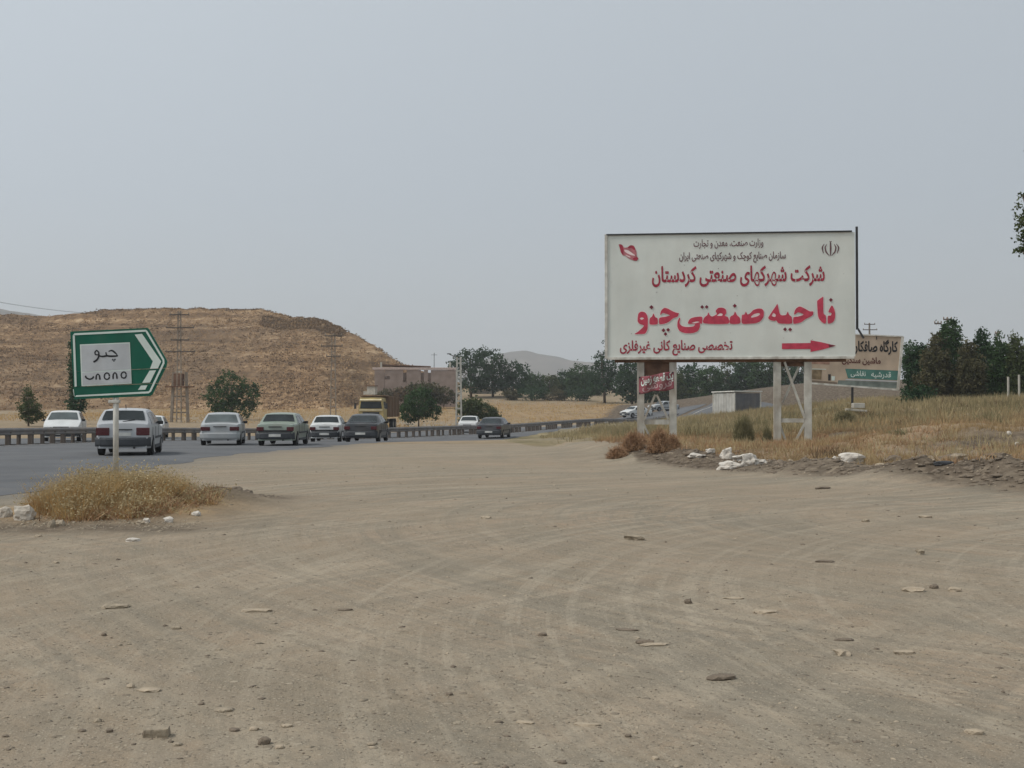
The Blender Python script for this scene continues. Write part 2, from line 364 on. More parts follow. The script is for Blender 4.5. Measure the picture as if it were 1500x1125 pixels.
olive = np.clip(onright * sstep(38, 60, yr) * (0.8 + n2) * (1 - sstep(95, 115, yr)) + verge + 0.25 * beyond * (n2 > .1), 0, 1)
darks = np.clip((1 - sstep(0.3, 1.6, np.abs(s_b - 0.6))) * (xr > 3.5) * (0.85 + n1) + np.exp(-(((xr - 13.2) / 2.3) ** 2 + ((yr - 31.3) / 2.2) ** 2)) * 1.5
                + 1.0 * np.exp(-(((xr + 4.6) / .95) ** 2 + ((yr - 21.3) / 1.0) ** 2)) + .9 * np.exp(-(((xr + 4.8) / .7) ** 2 + ((yr - 20.0) / .8) ** 2)) + .35 * np.exp(-(((xr + 6) / 2.3) ** 2 + ((yr - 16.3) / 1.1) ** 2)) + 0.5 * np.exp(-((np.abs(yr - 15.9) / .5) ** 2)) * (xr < -4) * (xr > -7.5)  # weeds' front darkened too: dark soil and shade put into the colour
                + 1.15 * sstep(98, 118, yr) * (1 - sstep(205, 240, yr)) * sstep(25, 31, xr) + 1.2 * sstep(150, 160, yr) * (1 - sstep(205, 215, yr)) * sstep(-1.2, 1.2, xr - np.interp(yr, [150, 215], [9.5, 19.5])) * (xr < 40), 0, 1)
grit = np.clip((1 - sstep(0.0, 2.2, dn + 1.2 * n1)) * (yr < 100), 0, 1)
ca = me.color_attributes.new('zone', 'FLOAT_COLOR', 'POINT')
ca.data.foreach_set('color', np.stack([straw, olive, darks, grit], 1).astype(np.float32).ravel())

m, t, b = nodemat('ground_soil'); lk = t.links.new
geo = t.nodes.new('ShaderNodeNewGeometry'); att = t.nodes.new('ShaderNodeAttribute'); att.attribute_name = 'zone'
sepc = t.nodes.new('ShaderNodeSeparateColor'); lk(att.outputs['Color'], sepc.inputs[0])
def noise_node(scale, detail=6, vec=None, rough=0.55, dist=0.0):
    n = t.nodes.new('ShaderNodeTexNoise'); n.inputs['Scale'].default_value = scale; n.inputs['Detail'].default_value = detail
    n.inputs['Roughness'].default_value = rough; n.inputs['Distortion'].default_value = dist
    lk(vec if vec is not None else geo.outputs['Position'], n.inputs['Vector']); return n
def ramp_node(src, stops):
    r = t.nodes.new('ShaderNodeValToRGB'); els = r.color_ramp.elements
    while len(els) < len(stops): els.new(0.5)
    for e_, (p, c) in zip(els, stops): e_.position = p; e_.color = (*c, 1) if len(c) == 3 else c
    lk(src, r.inputs[0]); return r
def mixc(fac, a, b_, mode='MIX'):
    mm = t.nodes.new('ShaderNodeMix'); mm.data_type = 'RGBA'; mm.blend_type = mode
    for s_, i in ((fac, 0), (a, 6), (b_, 7)):
        if hasattr(s_, 'links'): lk(s_, mm.inputs[i])
        else: mm.inputs[i].default_value = s_ if i == 0 else (*s_, 1)
    return mm.outputs[2]
def math_node(op, a, b_=None, clamp=False):
    mm = t.nodes.new('ShaderNodeMath'); mm.operation = op; mm.use_clamp = clamp
    for s_, i in ((a, 0), (b_, 1)):
        if s_ is None: continue
        if hasattr(s_, 'links'): lk(s_, mm.inputs[i])
        else: mm.inputs[i].default_value = s_
    return mm.outputs[0]
def track_coord(cx, cy, s_r, s_t, off=0.0):
    """vector (radius*s_r, angle*s_t) around a turning centre: tyre tracks follow its arcs"""
    sub = t.nodes.new('ShaderNodeVectorMath'); sub.operation = 'SUBTRACT'; lk(geo.outputs['Position'], sub.inputs[0]); sub.inputs[1].default_value = (cx, cy, 0)
    sx = t.nodes.new('ShaderNodeSeparateXYZ'); lk(sub.outputs[0], sx.inputs[0])
    r2 = math_node('ADD', math_node('MULTIPLY', sx.outputs[0], sx.outputs[0]), math_node('MULTIPLY', sx.outputs[1], sx.outputs[1]))
    rr = math_node('SQRT', r2); aa = math_node('ARCTAN2', sx.outputs[1], sx.outputs[0])
    cb = t.nodes.new('ShaderNodeCombineXYZ'); lk(math_node('MULTIPLY', rr, s_r), cb.inputs[0]); lk(math_node('MULTIPLY', aa, s_t), cb.inputs[1]); cb.inputs[2].default_value = off
    return cb.outputs[0]
base_n = noise_node(0.45, 5); fine = noise_node(26, 8, rough=0.7); mid = noise_node(2.6, 6, rough=0.6)
dirtc = ramp_node(base_n.outputs[0], [(0.3, (0.240, 0.196, 0.142)), (0.52, (0.280, 0.222, 0.158)), (0.72, (0.322, 0.244, 0.173))]).outputs[0]
dirtc = mixc(math_node('MULTIPLY', ramp_node(mid.outputs[0], [(0.42, (0, 0, 0)), (0.7, (1, 1, 1))]).outputs[0], 0.38), dirtc, (0.36, 0.295, 0.225))
tr_h = None
for (cx, cy, sr, st, off, amt, c_) in ((9.5, 17.5, 1.5, 1.2, 0, .42, (0.205, 0.185, 0.142)), (9.5, 17.5, 3.2, 1.9, 4, .30, (0.39, 0.335, 0.255)),
                                 (-16, 2, 1.3, 1.5, 9, .34, (0.215, 0.192, 0.147)), (26, -8, 1.6, 4.5, 14, .36, (0.385, 0.325, 0.245)), (-30, 40, 1.1, 5, 19, .30, (0.21, 0.188, 0.145)),
                                 (9.5, 17.5, 7.5, 2.0, 23, .34, (0.195, 0.172, 0.135)), (13, 9, 6.5, 1.6, 27, .34, (0.40, 0.345, 0.265)), (-14, 3, 6, 1.8, 31, .30, (0.20, 0.178, 0.14)), (30, -14, 5, 5, 37, .30, (0.20, 0.176, 0.138))):
    tn = noise_node(1.0, 4, track_coord(cx, cy, sr, st, off), rough=0.6)
    rm = ramp_node(tn.outputs[0], [(0.51, (0, 0, 0)), (0.585, (1, 1, 1))]).outputs[0]
    gate = ramp_node(noise_node(0.16, 2, None).outputs[0], [(0.35, (0.25,) * 3), (0.6, (1, 1, 1))]).outputs[0]
    dirtc = mixc(math_node('MULTIPLY', math_node('MULTIPLY', rm, gate), min(amt * 1.35, .7)), dirtc, c_)
    tr_h = tn.outputs[0] if tr_h is None else math_node('ADD', tr_h, tn.outputs[0])
spk = noise_node(70, 3, rough=0.8)
dirtc = mixc(math_node('MULTIPLY', ramp_node(spk.outputs[0], [(0.58, (0, 0, 0)), (0.66, (1, 1, 1))]).outputs[0], 0.6), dirtc, (0.45, 0.40, 0.32))
dirtc = mixc(math_node('MULTIPLY', ramp_node(fine.outputs[0], [(0.32, (1, 1, 1)), (0.47, (0, 0, 0))]).outputs[0], 0.55), dirtc, (0.17, 0.145, 0.11))
def vor(scale, th, amt, ca_, cb_, base_):
    v_ = t.nodes.new('ShaderNodeTexVoronoi'); v_.inputs['Scale'].default_value = scale; lk(geo.outputs['Position'], v_.inputs['Vector'])
    sc_ = t.nodes.new('ShaderNodeSeparateColor'); lk(v_.outputs['Color'], sc_.inputs[0])
    pick = math_node('GREATER_THAN', sc_.outputs[0], th); near_ = ramp_node(math_node('ADD', v_.outputs['Distance'], math_node('MULTIPLY', sc_.outputs[2], .25)), [(0.34, (1, 1, 1)), (0.44, (0, 0, 0))]).outputs[0]
    mk = math_node('MULTIPLY', pick, near_); cc = mixc(sc_.outputs[1], ca_, cb_); return mixc(math_node('MULTIPLY', mk, amt), base_, cc), mk
dirtc, mk1 = vor(38, .55, .85, (0.15, 0.125, 0.095), (0.44, 0.38, 0.29), dirtc)
dirtc, mk2 = vor(85, .42, .70, (0.16, 0.13, 0.10), (0.42, 0.36, 0.28), dirtc)
dirtc, mk4 = vor(6.5, .90, .45, (0.17, 0.14, 0.10), (0.35, 0.29, 0.21), dirtc)
dirtc, mk3 = vor(15, .80, .70, (0.17, 0.14, 0.105), (0.40, 0.34, 0.26), dirtc)
sepa = t.nodes.new('ShaderNodeMath'); sepa.operation = 'MULTIPLY'; lk(att.outputs['Alpha'], sepa.inputs[0]); sepa.inputs[1].default_value = 0.75
dirtc = mixc(sepa.outputs[0], dirtc, (0.185, 0.172, 0.15))
strawc = ramp_node(noise_node(0.9, 7, rough=0.65).outputs[0], [(0.32, (0.19, 0.135, 0.085)), (0.5, (0.30, 0.21, 0.12)), (0.7, (0.40, 0.29, 0.165))]).outputs[0]
olivec = ramp_node(noise_node(0.7, 7, rough=0.65).outputs[0], [(0.34, (0.14, 0.12, 0.068)), (0.55, (0.225, 0.19, 0.11)), (0.7, (0.33, 0.265, 0.16))]).outputs[0]
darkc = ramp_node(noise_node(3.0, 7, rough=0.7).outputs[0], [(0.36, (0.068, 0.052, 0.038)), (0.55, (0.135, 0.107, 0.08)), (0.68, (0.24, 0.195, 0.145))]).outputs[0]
brk = math_node('SUBTRACT', mid.outputs[0], 0.5)
def broken(ch): return math_node('ADD', ch, math_node('MULTIPLY', brk, math_node('MULTIPLY', ch, 1.2)), clamp=True)
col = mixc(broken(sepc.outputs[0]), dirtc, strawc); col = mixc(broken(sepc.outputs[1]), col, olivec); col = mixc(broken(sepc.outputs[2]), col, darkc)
lk(col, b.inputs['Base Color']); b.inputs['Roughness'].default_value = 0.97; b.inputs['Specular IOR Level'].default_value = 0.08
hh = math_node('ADD', math_node('MULTIPLY', fine.outputs[0], 0.012), math_node('MULTIPLY', mid.outputs[0], 0.035))
hh = math_node('ADD', hh, math_node('MULTIPLY', mk1, 0.008)); hh = math_node('ADD', hh, math_node('MULTIPLY', mk3, 0.014)); hh = math_node('ADD', hh, math_node('MULTIPLY', tr_h, 0.016)); hh = math_node('ADD', hh, math_node('MULTIPLY', spk.outputs[0], 0.006))
bp = t.nodes.new('ShaderNodeBump'); bp.inputs['Strength'].default_value = 0.75; bp.inputs['Distance'].default_value = 1.0
lk(hh, bp.inputs['Height']); lk(bp.outputs[0], b.inputs['Normal'])
tag(link('ground', me, m), kind='structure')

# ---------------------------------------------------------------- road (two carriageways), ragged near edge over the dirt
def offset_line(pl, d):
    tn = np.gradient(pl, axis=0); tn /= np.linalg.norm(tn, axis=1)[:, None]
    return pl + np.stack([-tn[:, 1], tn[:, 0]], 1) * d      # left of travel
npts = 260
def even(pts): 
    pl, q = resample(pts, 1.0); i = np.linspace(0, len(pl) - 1, npts); return np.stack([np.interp(i, range(len(pl)), pl[:, 0]), np.interp(i, range(len(pl)), pl[:, 1])], 1)
ne = even(NEAR_EDGE); ra = even(RAIL)
m, t, b = nodemat('asphalt'); lk = t.links.new; geo = t.nodes.new('ShaderNodeNewGeometry')
an = noise_node(0.35, 6); af = noise_node(45, 4, rough=0.8)
acol = ramp_node(an.outputs[0], [(0.3, (0.095, 0.099, 0.106)), (0.7, (0.145, 0.149, 0.156))]).outputs[0]
acol = mixc(math_node('MULTIPLY', ramp_node(noise_node(0.9, 6, rough=0.7).outputs[0], [(0.52, (0, 0, 0)), (0.75, (1, 1, 1))]).outputs[0], .5), acol, (0.19, 0.18, 0.16))
acol = mixc(math_node('MULTIPLY', af.outputs[0], .25), acol, (0.16, 0.16, 0.16))
lk(acol, b.inputs['Base Color']); b.inputs['Roughness'].default_value = 0.95; b.inputs['Specular IOR Level'].default_value = 0.12
bp = t.nodes.new('ShaderNodeBump'); bp.inputs['Strength'].default_value = 0.3; bp.inputs['Distance'].default_value = 0.01; lk(af.outputs[0], bp.inputs['Height']); lk(bp.outputs[0], b.inputs['Normal'])
M_asph = m
def strip(a, bb, dz, name, mm, cols=14, ragged=0.0, label=None):
    V = []
    for j in range(cols + 1):
        k = j / cols; p = a * (1 - k) + bb * k
        if j == 0 and ragged:
            p = p + (np.stack([vnoise(a[:, 0], a[:, 1], 1.1, 5), vnoise(a[:, 0], a[:, 1], 1.5, 6)], 1)) * ragged
        V.append(p)
    V = np.array(V); z = tz(V[..., 0], V[..., 1], detail=False) + dz
    z[0] -= 0.03 if ragged else 0
    V = np.concatenate([V, z[..., None]], -1); n_ = a.shape[0]
    ii = np.arange((cols + 1) * n_).reshape(cols + 1, n_)
    Fs = np.stack([ii[:-1, :-1], ii[:-1, 1:], ii[1:, 1:], ii[1:, :-1]], -1).reshape(-1, 4)
    return tag(link(name, mesh_np(name, V.reshape(-1, 3), Fs, smooth=True), mm), kind='structure')
strip(ne, offset_line(ra, 0.2) , 0.035, 'road', M_asph, 16, 0.9)
strip(offset_line(ra, 0.9), offset_line(ra, 9.5), 0.035, 'far_road', M_asph, 10)
M_line = mat('road_paint', (0.42, 0.41, 0.38), dirt=0.8, scale=3, rough=0.7, var=0.2)
strip(offset_line(ra, -0.75), offset_line(ra, -0.6), 0.045, 'road_edge_line', M_line, 1)

# ---------------------------------------------------------------- guardrails
def guardrail(off, label, seed, s0=0, s1=1e9, step=1.3):
    pl, q = resample(RAIL, 1.0); pl = offset_line(pl, off); rails = (q > s0) & (q < s1) & ~((pl[:, 1] > 152)); pl = pl[rails]
    zz = tz(pl[:, 0], pl[:, 1], detail=False)
    root = thing('guardrail', label, 'guardrail', (pl[0][0], pl[0][1], zz[0]), 0, 'guardrails in the middle of the highway')
    o3 = np.array([pl[0][0], pl[0][1], zz[0]])
    tn = np.gradient(pl, axis=0); tn /= np.linalg.norm(tn, axis=1)[:, None]; nn = np.stack([tn[:, 1], -tn[:, 0]], 1)
    prof = [(0.0, .46), (.05, .50), (.01, .55), (.01, .59), (.05, .64), (.05, .70), (0.0, .76), (-.02, .76), (-.01, .46)]
    sgn = 1 if off <= 0.3 else -1
    V = []
    for (du, dz) in prof: V.append(np.concatenate([pl + nn * (du * sgn + .07 * sgn), (zz + dz)[:, None]], 1) - o3)
    V = np.array(V); n_ = len(pl); k = len(prof); ii = np.arange(k * n_).reshape(k, n_); i2 = np.roll(ii, -1, 0)
    Fs = np.stack([ii[:, :-1], ii[:, 1:], i2[:, 1:], i2[:, :-1]], -1).reshape(-1, 4)
    link('beam', mesh_np('beam', V.reshape(-1, 3), Fs), M_galv, root)
    pm = MB().box((0, 0, .33), (.15, .13, .86)); pm.box((0, -.06, .61), (.14, .06, .26)); first = None
    s = seed
    c_ = 0
    while s < n_ - 1 and c_ < 290:
        i = int(s); p = pl[i]; a = math.atan2(tn[i][1], tn[i][0])
        if p[1] > 20 or True:
            if first is None: first = pm.build('post', M_postd, root); o = first
            else: o = first.copy(); C.objects.link(o); o.parent = root
            o.location = (p[0] - o3[0], p[1] - o3[1], zz[i] - o3[2]); o.rotation_euler = (0, random.uniform(-.03, .03), a + (0 if sgn > 0 else math.pi))
        s += step; c_ += 1
    return root
guardrail(0.15, 'grey steel crash barrier along the near carriageway, closer to the camera of the pair', 0.0, 88, 330)
guardrail(0.75, 'grey steel crash barrier facing the far carriageway, behind its twin', .65, 88, 330)

# ---------------------------------------------------------------- hills
def heightpatch(name, us, dists, zf, m):
    V = []
    for d in dists:
        for u in us:
            V.append(((u - 750) / F * d, d, zf(u, d)))
    V = np.array(V); nu = len(us); nd = len(dists); ii = np.arange(nu * nd).reshape(nd, nu)
    Fs = np.stack([ii[:-1, :-1], ii[:-1, 1:], ii[1:, 1:], ii[1:, :-1]], -1).reshape(-1, 4)
    return tag(link(name, mesh_np(name, V, Fs, smooth=True), m), kind='structure')
CR = [(-1600, 478), (-900, 462), (-300, 460), (0, 461), (60, 462), (105, 460), (125, 459), (150, 453), (280, 451), (395, 454), (412, 461), (465, 468), (482, 475), (505, 481), (532, 496), (560, 516), (582, 529), (620, 545), (680, 562), (760, 575)]
def crest(u): return float(np.interp(u, [c[0] for c in CR], [c[1] for c in CR]))
def hill_z(u, d):
    df = 196 + 8 * math.sin(u * 0.008) + 34 * float(sstep(470, 560, np.array(u))); dc = 300 - 36 * float(sstep(380, 640, np.array(u))); zc = EYE + (595 - crest(u)) * dc / F; x = (u - 750) / F * d
    z0 = 0.2
    s = (d - df) / (dc - df)
    if s < 0: return z0 + s * 6
    if s <= 1:
        g = 1.12 * s ** 1.25 - .12 * s ** 3
        terr = 0.05 * math.sin(g * 19 + 1.6 * noise.noise(Vector((x * .02, 3, 0)))) * s * (1 - s) * 2
        nn = noise.noise(Vector((x * .045, d * .045, 1))) * 1.5 + noise.noise(Vector((x * .16, d * .12, 2))) * .6 + .35 * noise.noise(Vector((x * .5, d * .3, 5)))
        return z0 + (zc - z0) * (g + terr) + nn * min(s * 3, 1) * (1 - s) ** .6 + (0.5 * noise.noise(Vector((x * .35, 1, 9))) + .5 * noise.noise(Vector((x * .12, 1, 4)))) * s
    return zc + 0.5 * noise.noise(Vector((x * .35, 1, 9))) + .5 * noise.noise(Vector((x * .12, 1, 4))) - (d - dc) * (0.01 + 0.0006 * (d - dc))
m, t, b = nodemat('hill_scrub'); lk = t.links.new; geo = t.nodes.new('ShaderNodeNewGeometry')
def mapped(scale):
    mp = t.nodes.new('ShaderNodeMapping'); mp.inputs['Scale'].default_value = scale; lk(geo.outputs['Position'], mp.inputs[0]); return mp.outputs[0]
h1 = noise_node(1.0, 8, mapped((.022, .012, .42)), rough=0.6, dist=0.5); h2 = noise_node(1.0, 7, mapped((.55, .12, .22)), rough=0.7, dist=1.2); h3 = noise_node(0.55, 6, None, rough=0.75)
hs = math_node('ADD', math_node('ADD', math_node('MULTIPLY', h1.outputs[0], .40), math_node('MULTIPLY', h2.outputs[0], .32)), math_node('MULTIPLY', h3.outputs[0], .28))
hc = ramp_node(hs, [(0.37, (0.095, 0.063, 0.040)), (0.44, (0.160, 0.104, 0.062)), (0.50, (0.235, 0.153, 0.088)), (0.55, (0.35, 0.235, 0.138)), (0.61, (0.54, 0.39, 0.245))])
gr = ramp_node(noise_node(1.0, 3, mapped((.012, .012, .03))).outputs[0], [(0.48, (0, 0, 0)), (0.62, (1, 1, 1))])
lk(mixc(math_node('MULTIPLY', gr.outputs[0], .35), hc.outputs[0], (0.135, 0.105, 0.078)), b.inputs['Base Color'])
b.inputs['Roughness'].default_value = 1; b.inputs['Specular IOR Level'].default_value = 0.02
bp = t.nodes.new('ShaderNodeBump'); bp.inputs['Strength'].default_value = 0.9; bp.inputs['Distance'].default_value = 1.5; lk(hs, bp.inputs['Height']); lk(bp.outputs[0], b.inputs['Normal'])
M_hill = m
heightpatch('hill', np.concatenate([np.linspace(-1600, -100, 60, endpoint=False), np.linspace(-100, 760, 330)]), np.concatenate([np.linspace(190, 312, 130), np.linspace(314, 470, 30)]), hill_z, M_hill)
# scrub clumps on the hill
def clump_field(name, pts, hgt, wid, nb, m, label=None, spread=0.5, kind='stuff', lean=0.35, cat=None):
    """pts (n,3): tufts of thin triangular blades at the points, all one mesh"""
    n = len(pts); pts = np.repeat(pts, nb, 0); N = len(pts)
    hg = hgt if np.isscalar(hgt) else np.repeat(hgt, nb)
    a = rng.uniform(0, 2 * np.pi, N); rr = rng.uniform(0, 1, N) ** .5 * spread * (np.ones(N) if np.isscalar(hgt) else np.repeat(hgt / np.mean(hgt), nb))
    bx = pts[:, 0] + np.cos(a) * rr; by = pts[:, 1] + np.sin(a) * rr; bz = pts[:, 2] - 0.02
    h = hg * rng.uniform(.45, 1.1, N); la = rng.uniform(0, 2 * np.pi, N); ll = rng.uniform(0, lean, N) * h
    w = wid * rng.uniform(.6, 1.3, N); wa = rng.uniform(0, np.pi, N)
    dx, dy = np.cos(wa) * w / 2, np.sin(wa) * w / 2
    V = np.empty((N, 3, 3)); V[:, 0] = np.stack([bx - dx, by - dy, bz], 1); V[:, 1] = np.stack([bx + dx, by + dy, bz], 1)
    V[:, 2] = np.stack([bx + np.cos(la) * ll, by + np.sin(la) * ll, bz + h], 1)
    o = link(name, mesh_np(name, V.reshape(-1, 3), np.arange(N * 3).reshape(N, 3)), m)
    return tag(o, label, cat, None, kind)
M_hstraw = mat('hill_straw', (0.52, 0.35, 0.20), col2=(0.34, 0.22, 0.13), scale=.05, rough=.95, spec=.05, trans=.2)
M_scrub = mat('hill_scrub_tufts', (0.23, 0.155, 0.09), col2=(0.15, 0.10, 0.062), scale=.05, rough=.95, spec=.05)
def hill_pts(n, k0, sd):
    us = rng.uniform(-200, 600, n); ds = rng.uniform(200, 300, n); kk = vnoise(us, ds, 60, sd) + .8 * vnoise(us, ds, 9, sd + 1) > k0; us, ds = us[kk], ds[kk]
    return np.array([((u - 750) / F * d, d, hill_z(u, d)) for u, d in zip(us, ds)])
hp = hill_pts(15000, -.05, 41); clump_field('hill_shrubs', hp, rng.uniform(.1, .38, len(hp)), .40, 3, M_scrub, 'low dry scrub dotted over the brown hill', spread=.5, lean=.8, cat='scrub')
hp = hill_pts(14000, -.05, 47); clump_field('hill_straw', hp, rng.uniform(.1, .42, len(hp)), .34, 3, M_hstraw, 'pale straw tufts scattered over the brown hill', spread=.6, lean=.9, cat='grass')

us = rng.uniform(120, 600, 420); hp = np.array([((u - 750) / F * d, d, hill_z(u, d)) for u, d in ((u, 300 - 36 * float(sstep(380, 640, np.array(u))) - rng.uniform(0, 1.5)) for u in us)])
clump_field('crest_scrub', hp, rng.uniform(.08, .32, len(hp)), .5, 4, M_scrub, 'dark scrub lining the crest of the hill', spread=.8, lean=.9, cat='scrub')
us = rng.uniform(385, 505, 1500); hp = np.array([((u - 750) / F * d, d, hill_z(u, d)) for u, d in ((u, rng.uniform(276, 293)) for u in us)])
clump_field('slope_scrub', hp, rng.uniform(.15, .5, len(hp)), .6, 4, M_scrub, 'dark eroded scrub band below the right shoulder of the hill', spread=.8, lean=.9, cat='scrub')
M_far = mat('far_hill_soil', (0.20, 0.175, 0.15), col2=(0.12, 0.115, 0.10), scale=.012, rough=1, spec=.02, coord='Object')
def far_z(prof, d0, dw):
    def f(u, d):
        v = float(np.interp(u, [p[0] for p in prof], [p[1] for p in prof])); zc = EYE + (595 - v) * d0 / F
        x = (u - 750) / F * d
        k = math.exp(-((d - d0) / dw) ** 2); return -3 + (zc + 3) * k + k * 7 * noise.noise(Vector((x * .006, d * .006, 3))) + k * 3 * noise.noise(Vector((x * .03, d * .02, 3)))
    return f
heightpatch('far_hill', np.linspace(600, 1300, 160), np.linspace(1700, 2900, 50), far_z([(600, 590), (690, 535), (740, 517), (770, 514), (800, 518), (830, 525), (870, 530), (950, 540), (1100, 560), (1300, 590)], 2200, 380), M_far)
heightpatch('left_far_hill', np.linspace(-900, 160, 160), np.linspace(1100, 2300, 50), far_z([(-900, 520), (-300, 440), (-100, 447), (0, 455), (30, 459), (70, 467), (160, 500)], 1700, 350), M_far)

# ---------------------------------------------------------------- trees
def crown_mesh(blobs, n, leaf, seed, hang=0.0, shell=0.55, spiky=0.0):
    """blobs (cx,cy,cz,rx,ry,rz): leaf clumps gathered on small twigs through the blobs' volume"""
    g = np.random.default_rng(seed); vol = np.array([bb[3] * bb[4] * bb[5] for bb in blobs]) ** .8; vol /= vol.sum()
    tw = max(int(n / 14), 4); which = g.choice(len(blobs), tw, p=vol); B = np.array(blobs)[which]
    d = g.normal(size=(tw, 3)); d /= np.linalg.norm(d, axis=1)[:, None]
    ra = g.uniform(shell, 1.0, tw) ** .6 * g.uniform(.8, 1.16, tw)
    tc_ = B[:, :3] + d * B[:, 3:] * ra[:, None]
    if spiky:
        up = g.random(tw) < spiky; tc_[up, 2] += g.uniform(0, .5, up.sum()) * B[up, 5]
    c = np.repeat(tc_, 14, 0); sp = np.repeat(g.uniform(.6, 1.7, tw), 14) * leaf
    c = c + g.normal(size=c.shape) * sp[:, None] * np.array([1, 1, .8])
    N = len(c); a = g.normal(size=(N, 3)); a /= np.linalg.norm(a, axis=1)[:, None]
    b_ = np.cross(a, g.normal(size=(N, 3))); b_ /= np.linalg.norm(b_, axis=1)[:, None]
    s = leaf * g.uniform(.5, 1.1, N)[:, None]
    V = np.stack([c - a * s, c + b_ * s * .55, c + a * s, c - b_ * s * .55], 1)
    return mesh_np('crown', V.reshape(-1, 3), np.arange(N * 4).reshape(N, 4))
def trunk_mb(h, r, blobs, seed, limbs=6):
    g = random.Random(seed); mb = MB(); lean = g.uniform(-.06, .06) * h
    mb.tube([(0, 0, -.3), (lean * .3, 0, h * .35), (lean, 0, h * .75), (lean * 1.3, 0, h)], [r * 1.3, r, r * .7, r * .25], 8)
    for i in range(limbs):
        bb = g.choice(blobs); z0 = h * g.uniform(.25, .8); e_ = Vector((bb[0] + g.uniform(-.6, .6) * bb[3], bb[1] + g.uniform(-.6, .6) * bb[4], bb[2] + g.uniform(0, .7) * bb[5]))
        s_ = Vector((lean * z0 / h, 0, z0)); m_ = s_.lerp(e_, .5) + Vector((0, 0, -.08 * h))
        mb.tube([s_, m_, e_], [r * .45, r * .3, r * .08], 6)
    return mb
def tree(name, loc, blobs, leafm, n, leaf, label, group=None, seed=1, th=None, tr=.12, cat='tree', limbs=6, **kw):
    root = thing(name, label, cat, loc, 0, group)
    top = max(bb[2] + bb[5] for bb in blobs); th = th or top * .8
    trunk_mb(th, tr, blobs, seed, limbs).build('trunk' if cat == 'tree' else 'stems', M_bark, root, smooth=True)
    link('crown' if cat == 'tree' else 'foliage', crown_mesh(blobs, n, leaf, seed, **kw), leafm, root)
    return root
def ub(u0, v0, ru, rv, d, base, ry=None):
    """blob centred on photo pixel u0,v0 with pixel radii ru,rv relative to base point"""
    p = P(u0, v0, d) - base; k = d / F
    return (p.x, p.y + random.uniform(-.3, .3) * ru * k, p.z, ru * k, (ry or ru) * k, rv * k)
def ptree(name, u, vb, d, bl, leafm, n, leaf, label, **kw):
    base = P(u, vb, d); zg = gz(base.x, base.y) if kw.pop('onground', True) else base.z
    base.z = min(zg, base.z + 1.0) if zg < base.z else base.z
    blobs = [ub(*q, d, base) for q in bl]
    return tree(name, base, blobs, leafm, n, leaf, label, **kw)

# the tall clump left of centre, behind the brick ruin
ptree('broadleaf_tree', 690, 572, 236, [(685, 530, 22, 18), (668, 537, 12, 12), (700, 548, 20, 18), (690, 560, 16, 12), (690, 567, 20, 8)], M_leaf3, 3600, .28, 'dark green tree right behind the tall pale lamp pole, at the ruin end', seed=11, tr=.2, spiky=.1)
ptree('broadleaf_tree', 722, 572, 238, [(718, 530, 22, 18), (725, 550, 26, 18), (712, 560, 20, 10), (705, 518, 10, 8), (722, 566, 24, 8)], M_leaf3, 4200, .28, 'tallest dark tree of the clump right of the brick ruin', seed=12, tr=.2, spiky=.14)
ptree('broadleaf_tree', 752, 574, 240, [(748, 543, 18, 15), (760, 552, 20, 16), (738, 556, 16, 12), (752, 568, 22, 8)], M_leaf3, 3000, .28, 'dark tree sloping down to the right below the far pale hill', seed=13, tr=.18, spiky=.08)
# tree belt: individuals
belt = [(782, 547, 16), (806, 550, 15), (830, 545, 17), (850, 535, 18), (862, 545, 15)]
bl_lab = ['low green tree in the tree belt just right of the dark clump', 'rounded small tree in the belt under the left part of the far hill', 'green tree in the belt under the right end of the far hill', 'taller dark tree in the belt left of the main billboard', 'dense tree touching the spiky tree left of the billboard']
for i, (u, vt, w) in enumerate(belt):
    ptree('belt_tree', u, 582, 250 + (i % 3) * 4, [(u, vt + 13, w, 14), (u - w * .5, vt + 22, w * .8, 13), (u + w * .4, vt + 24, w * .9, 14), (u, vt + 32, w * 1.1, 9)], (M_leaf, M_leaf2, M_leaf3)[i % 3], 3600, .28, bl_lab[i], group='trees of the belt behind the field', seed=20 + i, tr=.15)
ptree('broadleaf_tree', 886, 590, 225, [(888, 530, 16, 24), (884, 553, 22, 20), (893, 510, 8, 12), (878, 565, 20, 14), (905, 560, 20, 18)], M_leaf3, 4600, .26, 'dark spiky tree peeking out behind the left edge of the billboard', seed=31, tr=.2, spiky=.2)
und = [(926, 528), (955, 540), (985, 545), (1012, 536), (1040, 538), (1068, 530), (1095, 524), (1122, 524), (1150, 526), (1178, 528), (1206, 532)]
und_lab = ['dark tree below the billboard, left of the small red banner', 'dark tree seen between the legs behind the small red banner', 'green tree behind the right post of the left billboard trestle', 'low green tree below the billboard left of the metal kiosk', 'green tree directly behind the left half of the metal kiosk',
           'dark green tree behind the right half of the metal kiosk', 'tall green tree between the kiosk and the right billboard trestle', 'dark tree just left of the right billboard trestle', 'dark tree seen between the posts of the right billboard trestle', 'dark tree just right of the right billboard trestle', 'dark tree hidden behind the tilted workshop sign']
for i, (u, vt) in enumerate(und):
    d = 215 + (i * 7) % 12
    ptree('belt_tree', u, 586, d, [(u, vt + 16, 19, 18), (u - 10, vt + 32, 16, 16), (u + 9, vt + 34, 17, 16), (u, vt + 48, 20, 12)], (M_leaf3, M_leaf, M_leaf2)[i % 3], 4200, .28, und_lab[i], group='trees behind the billboard', seed=40 + i, tr=.15)
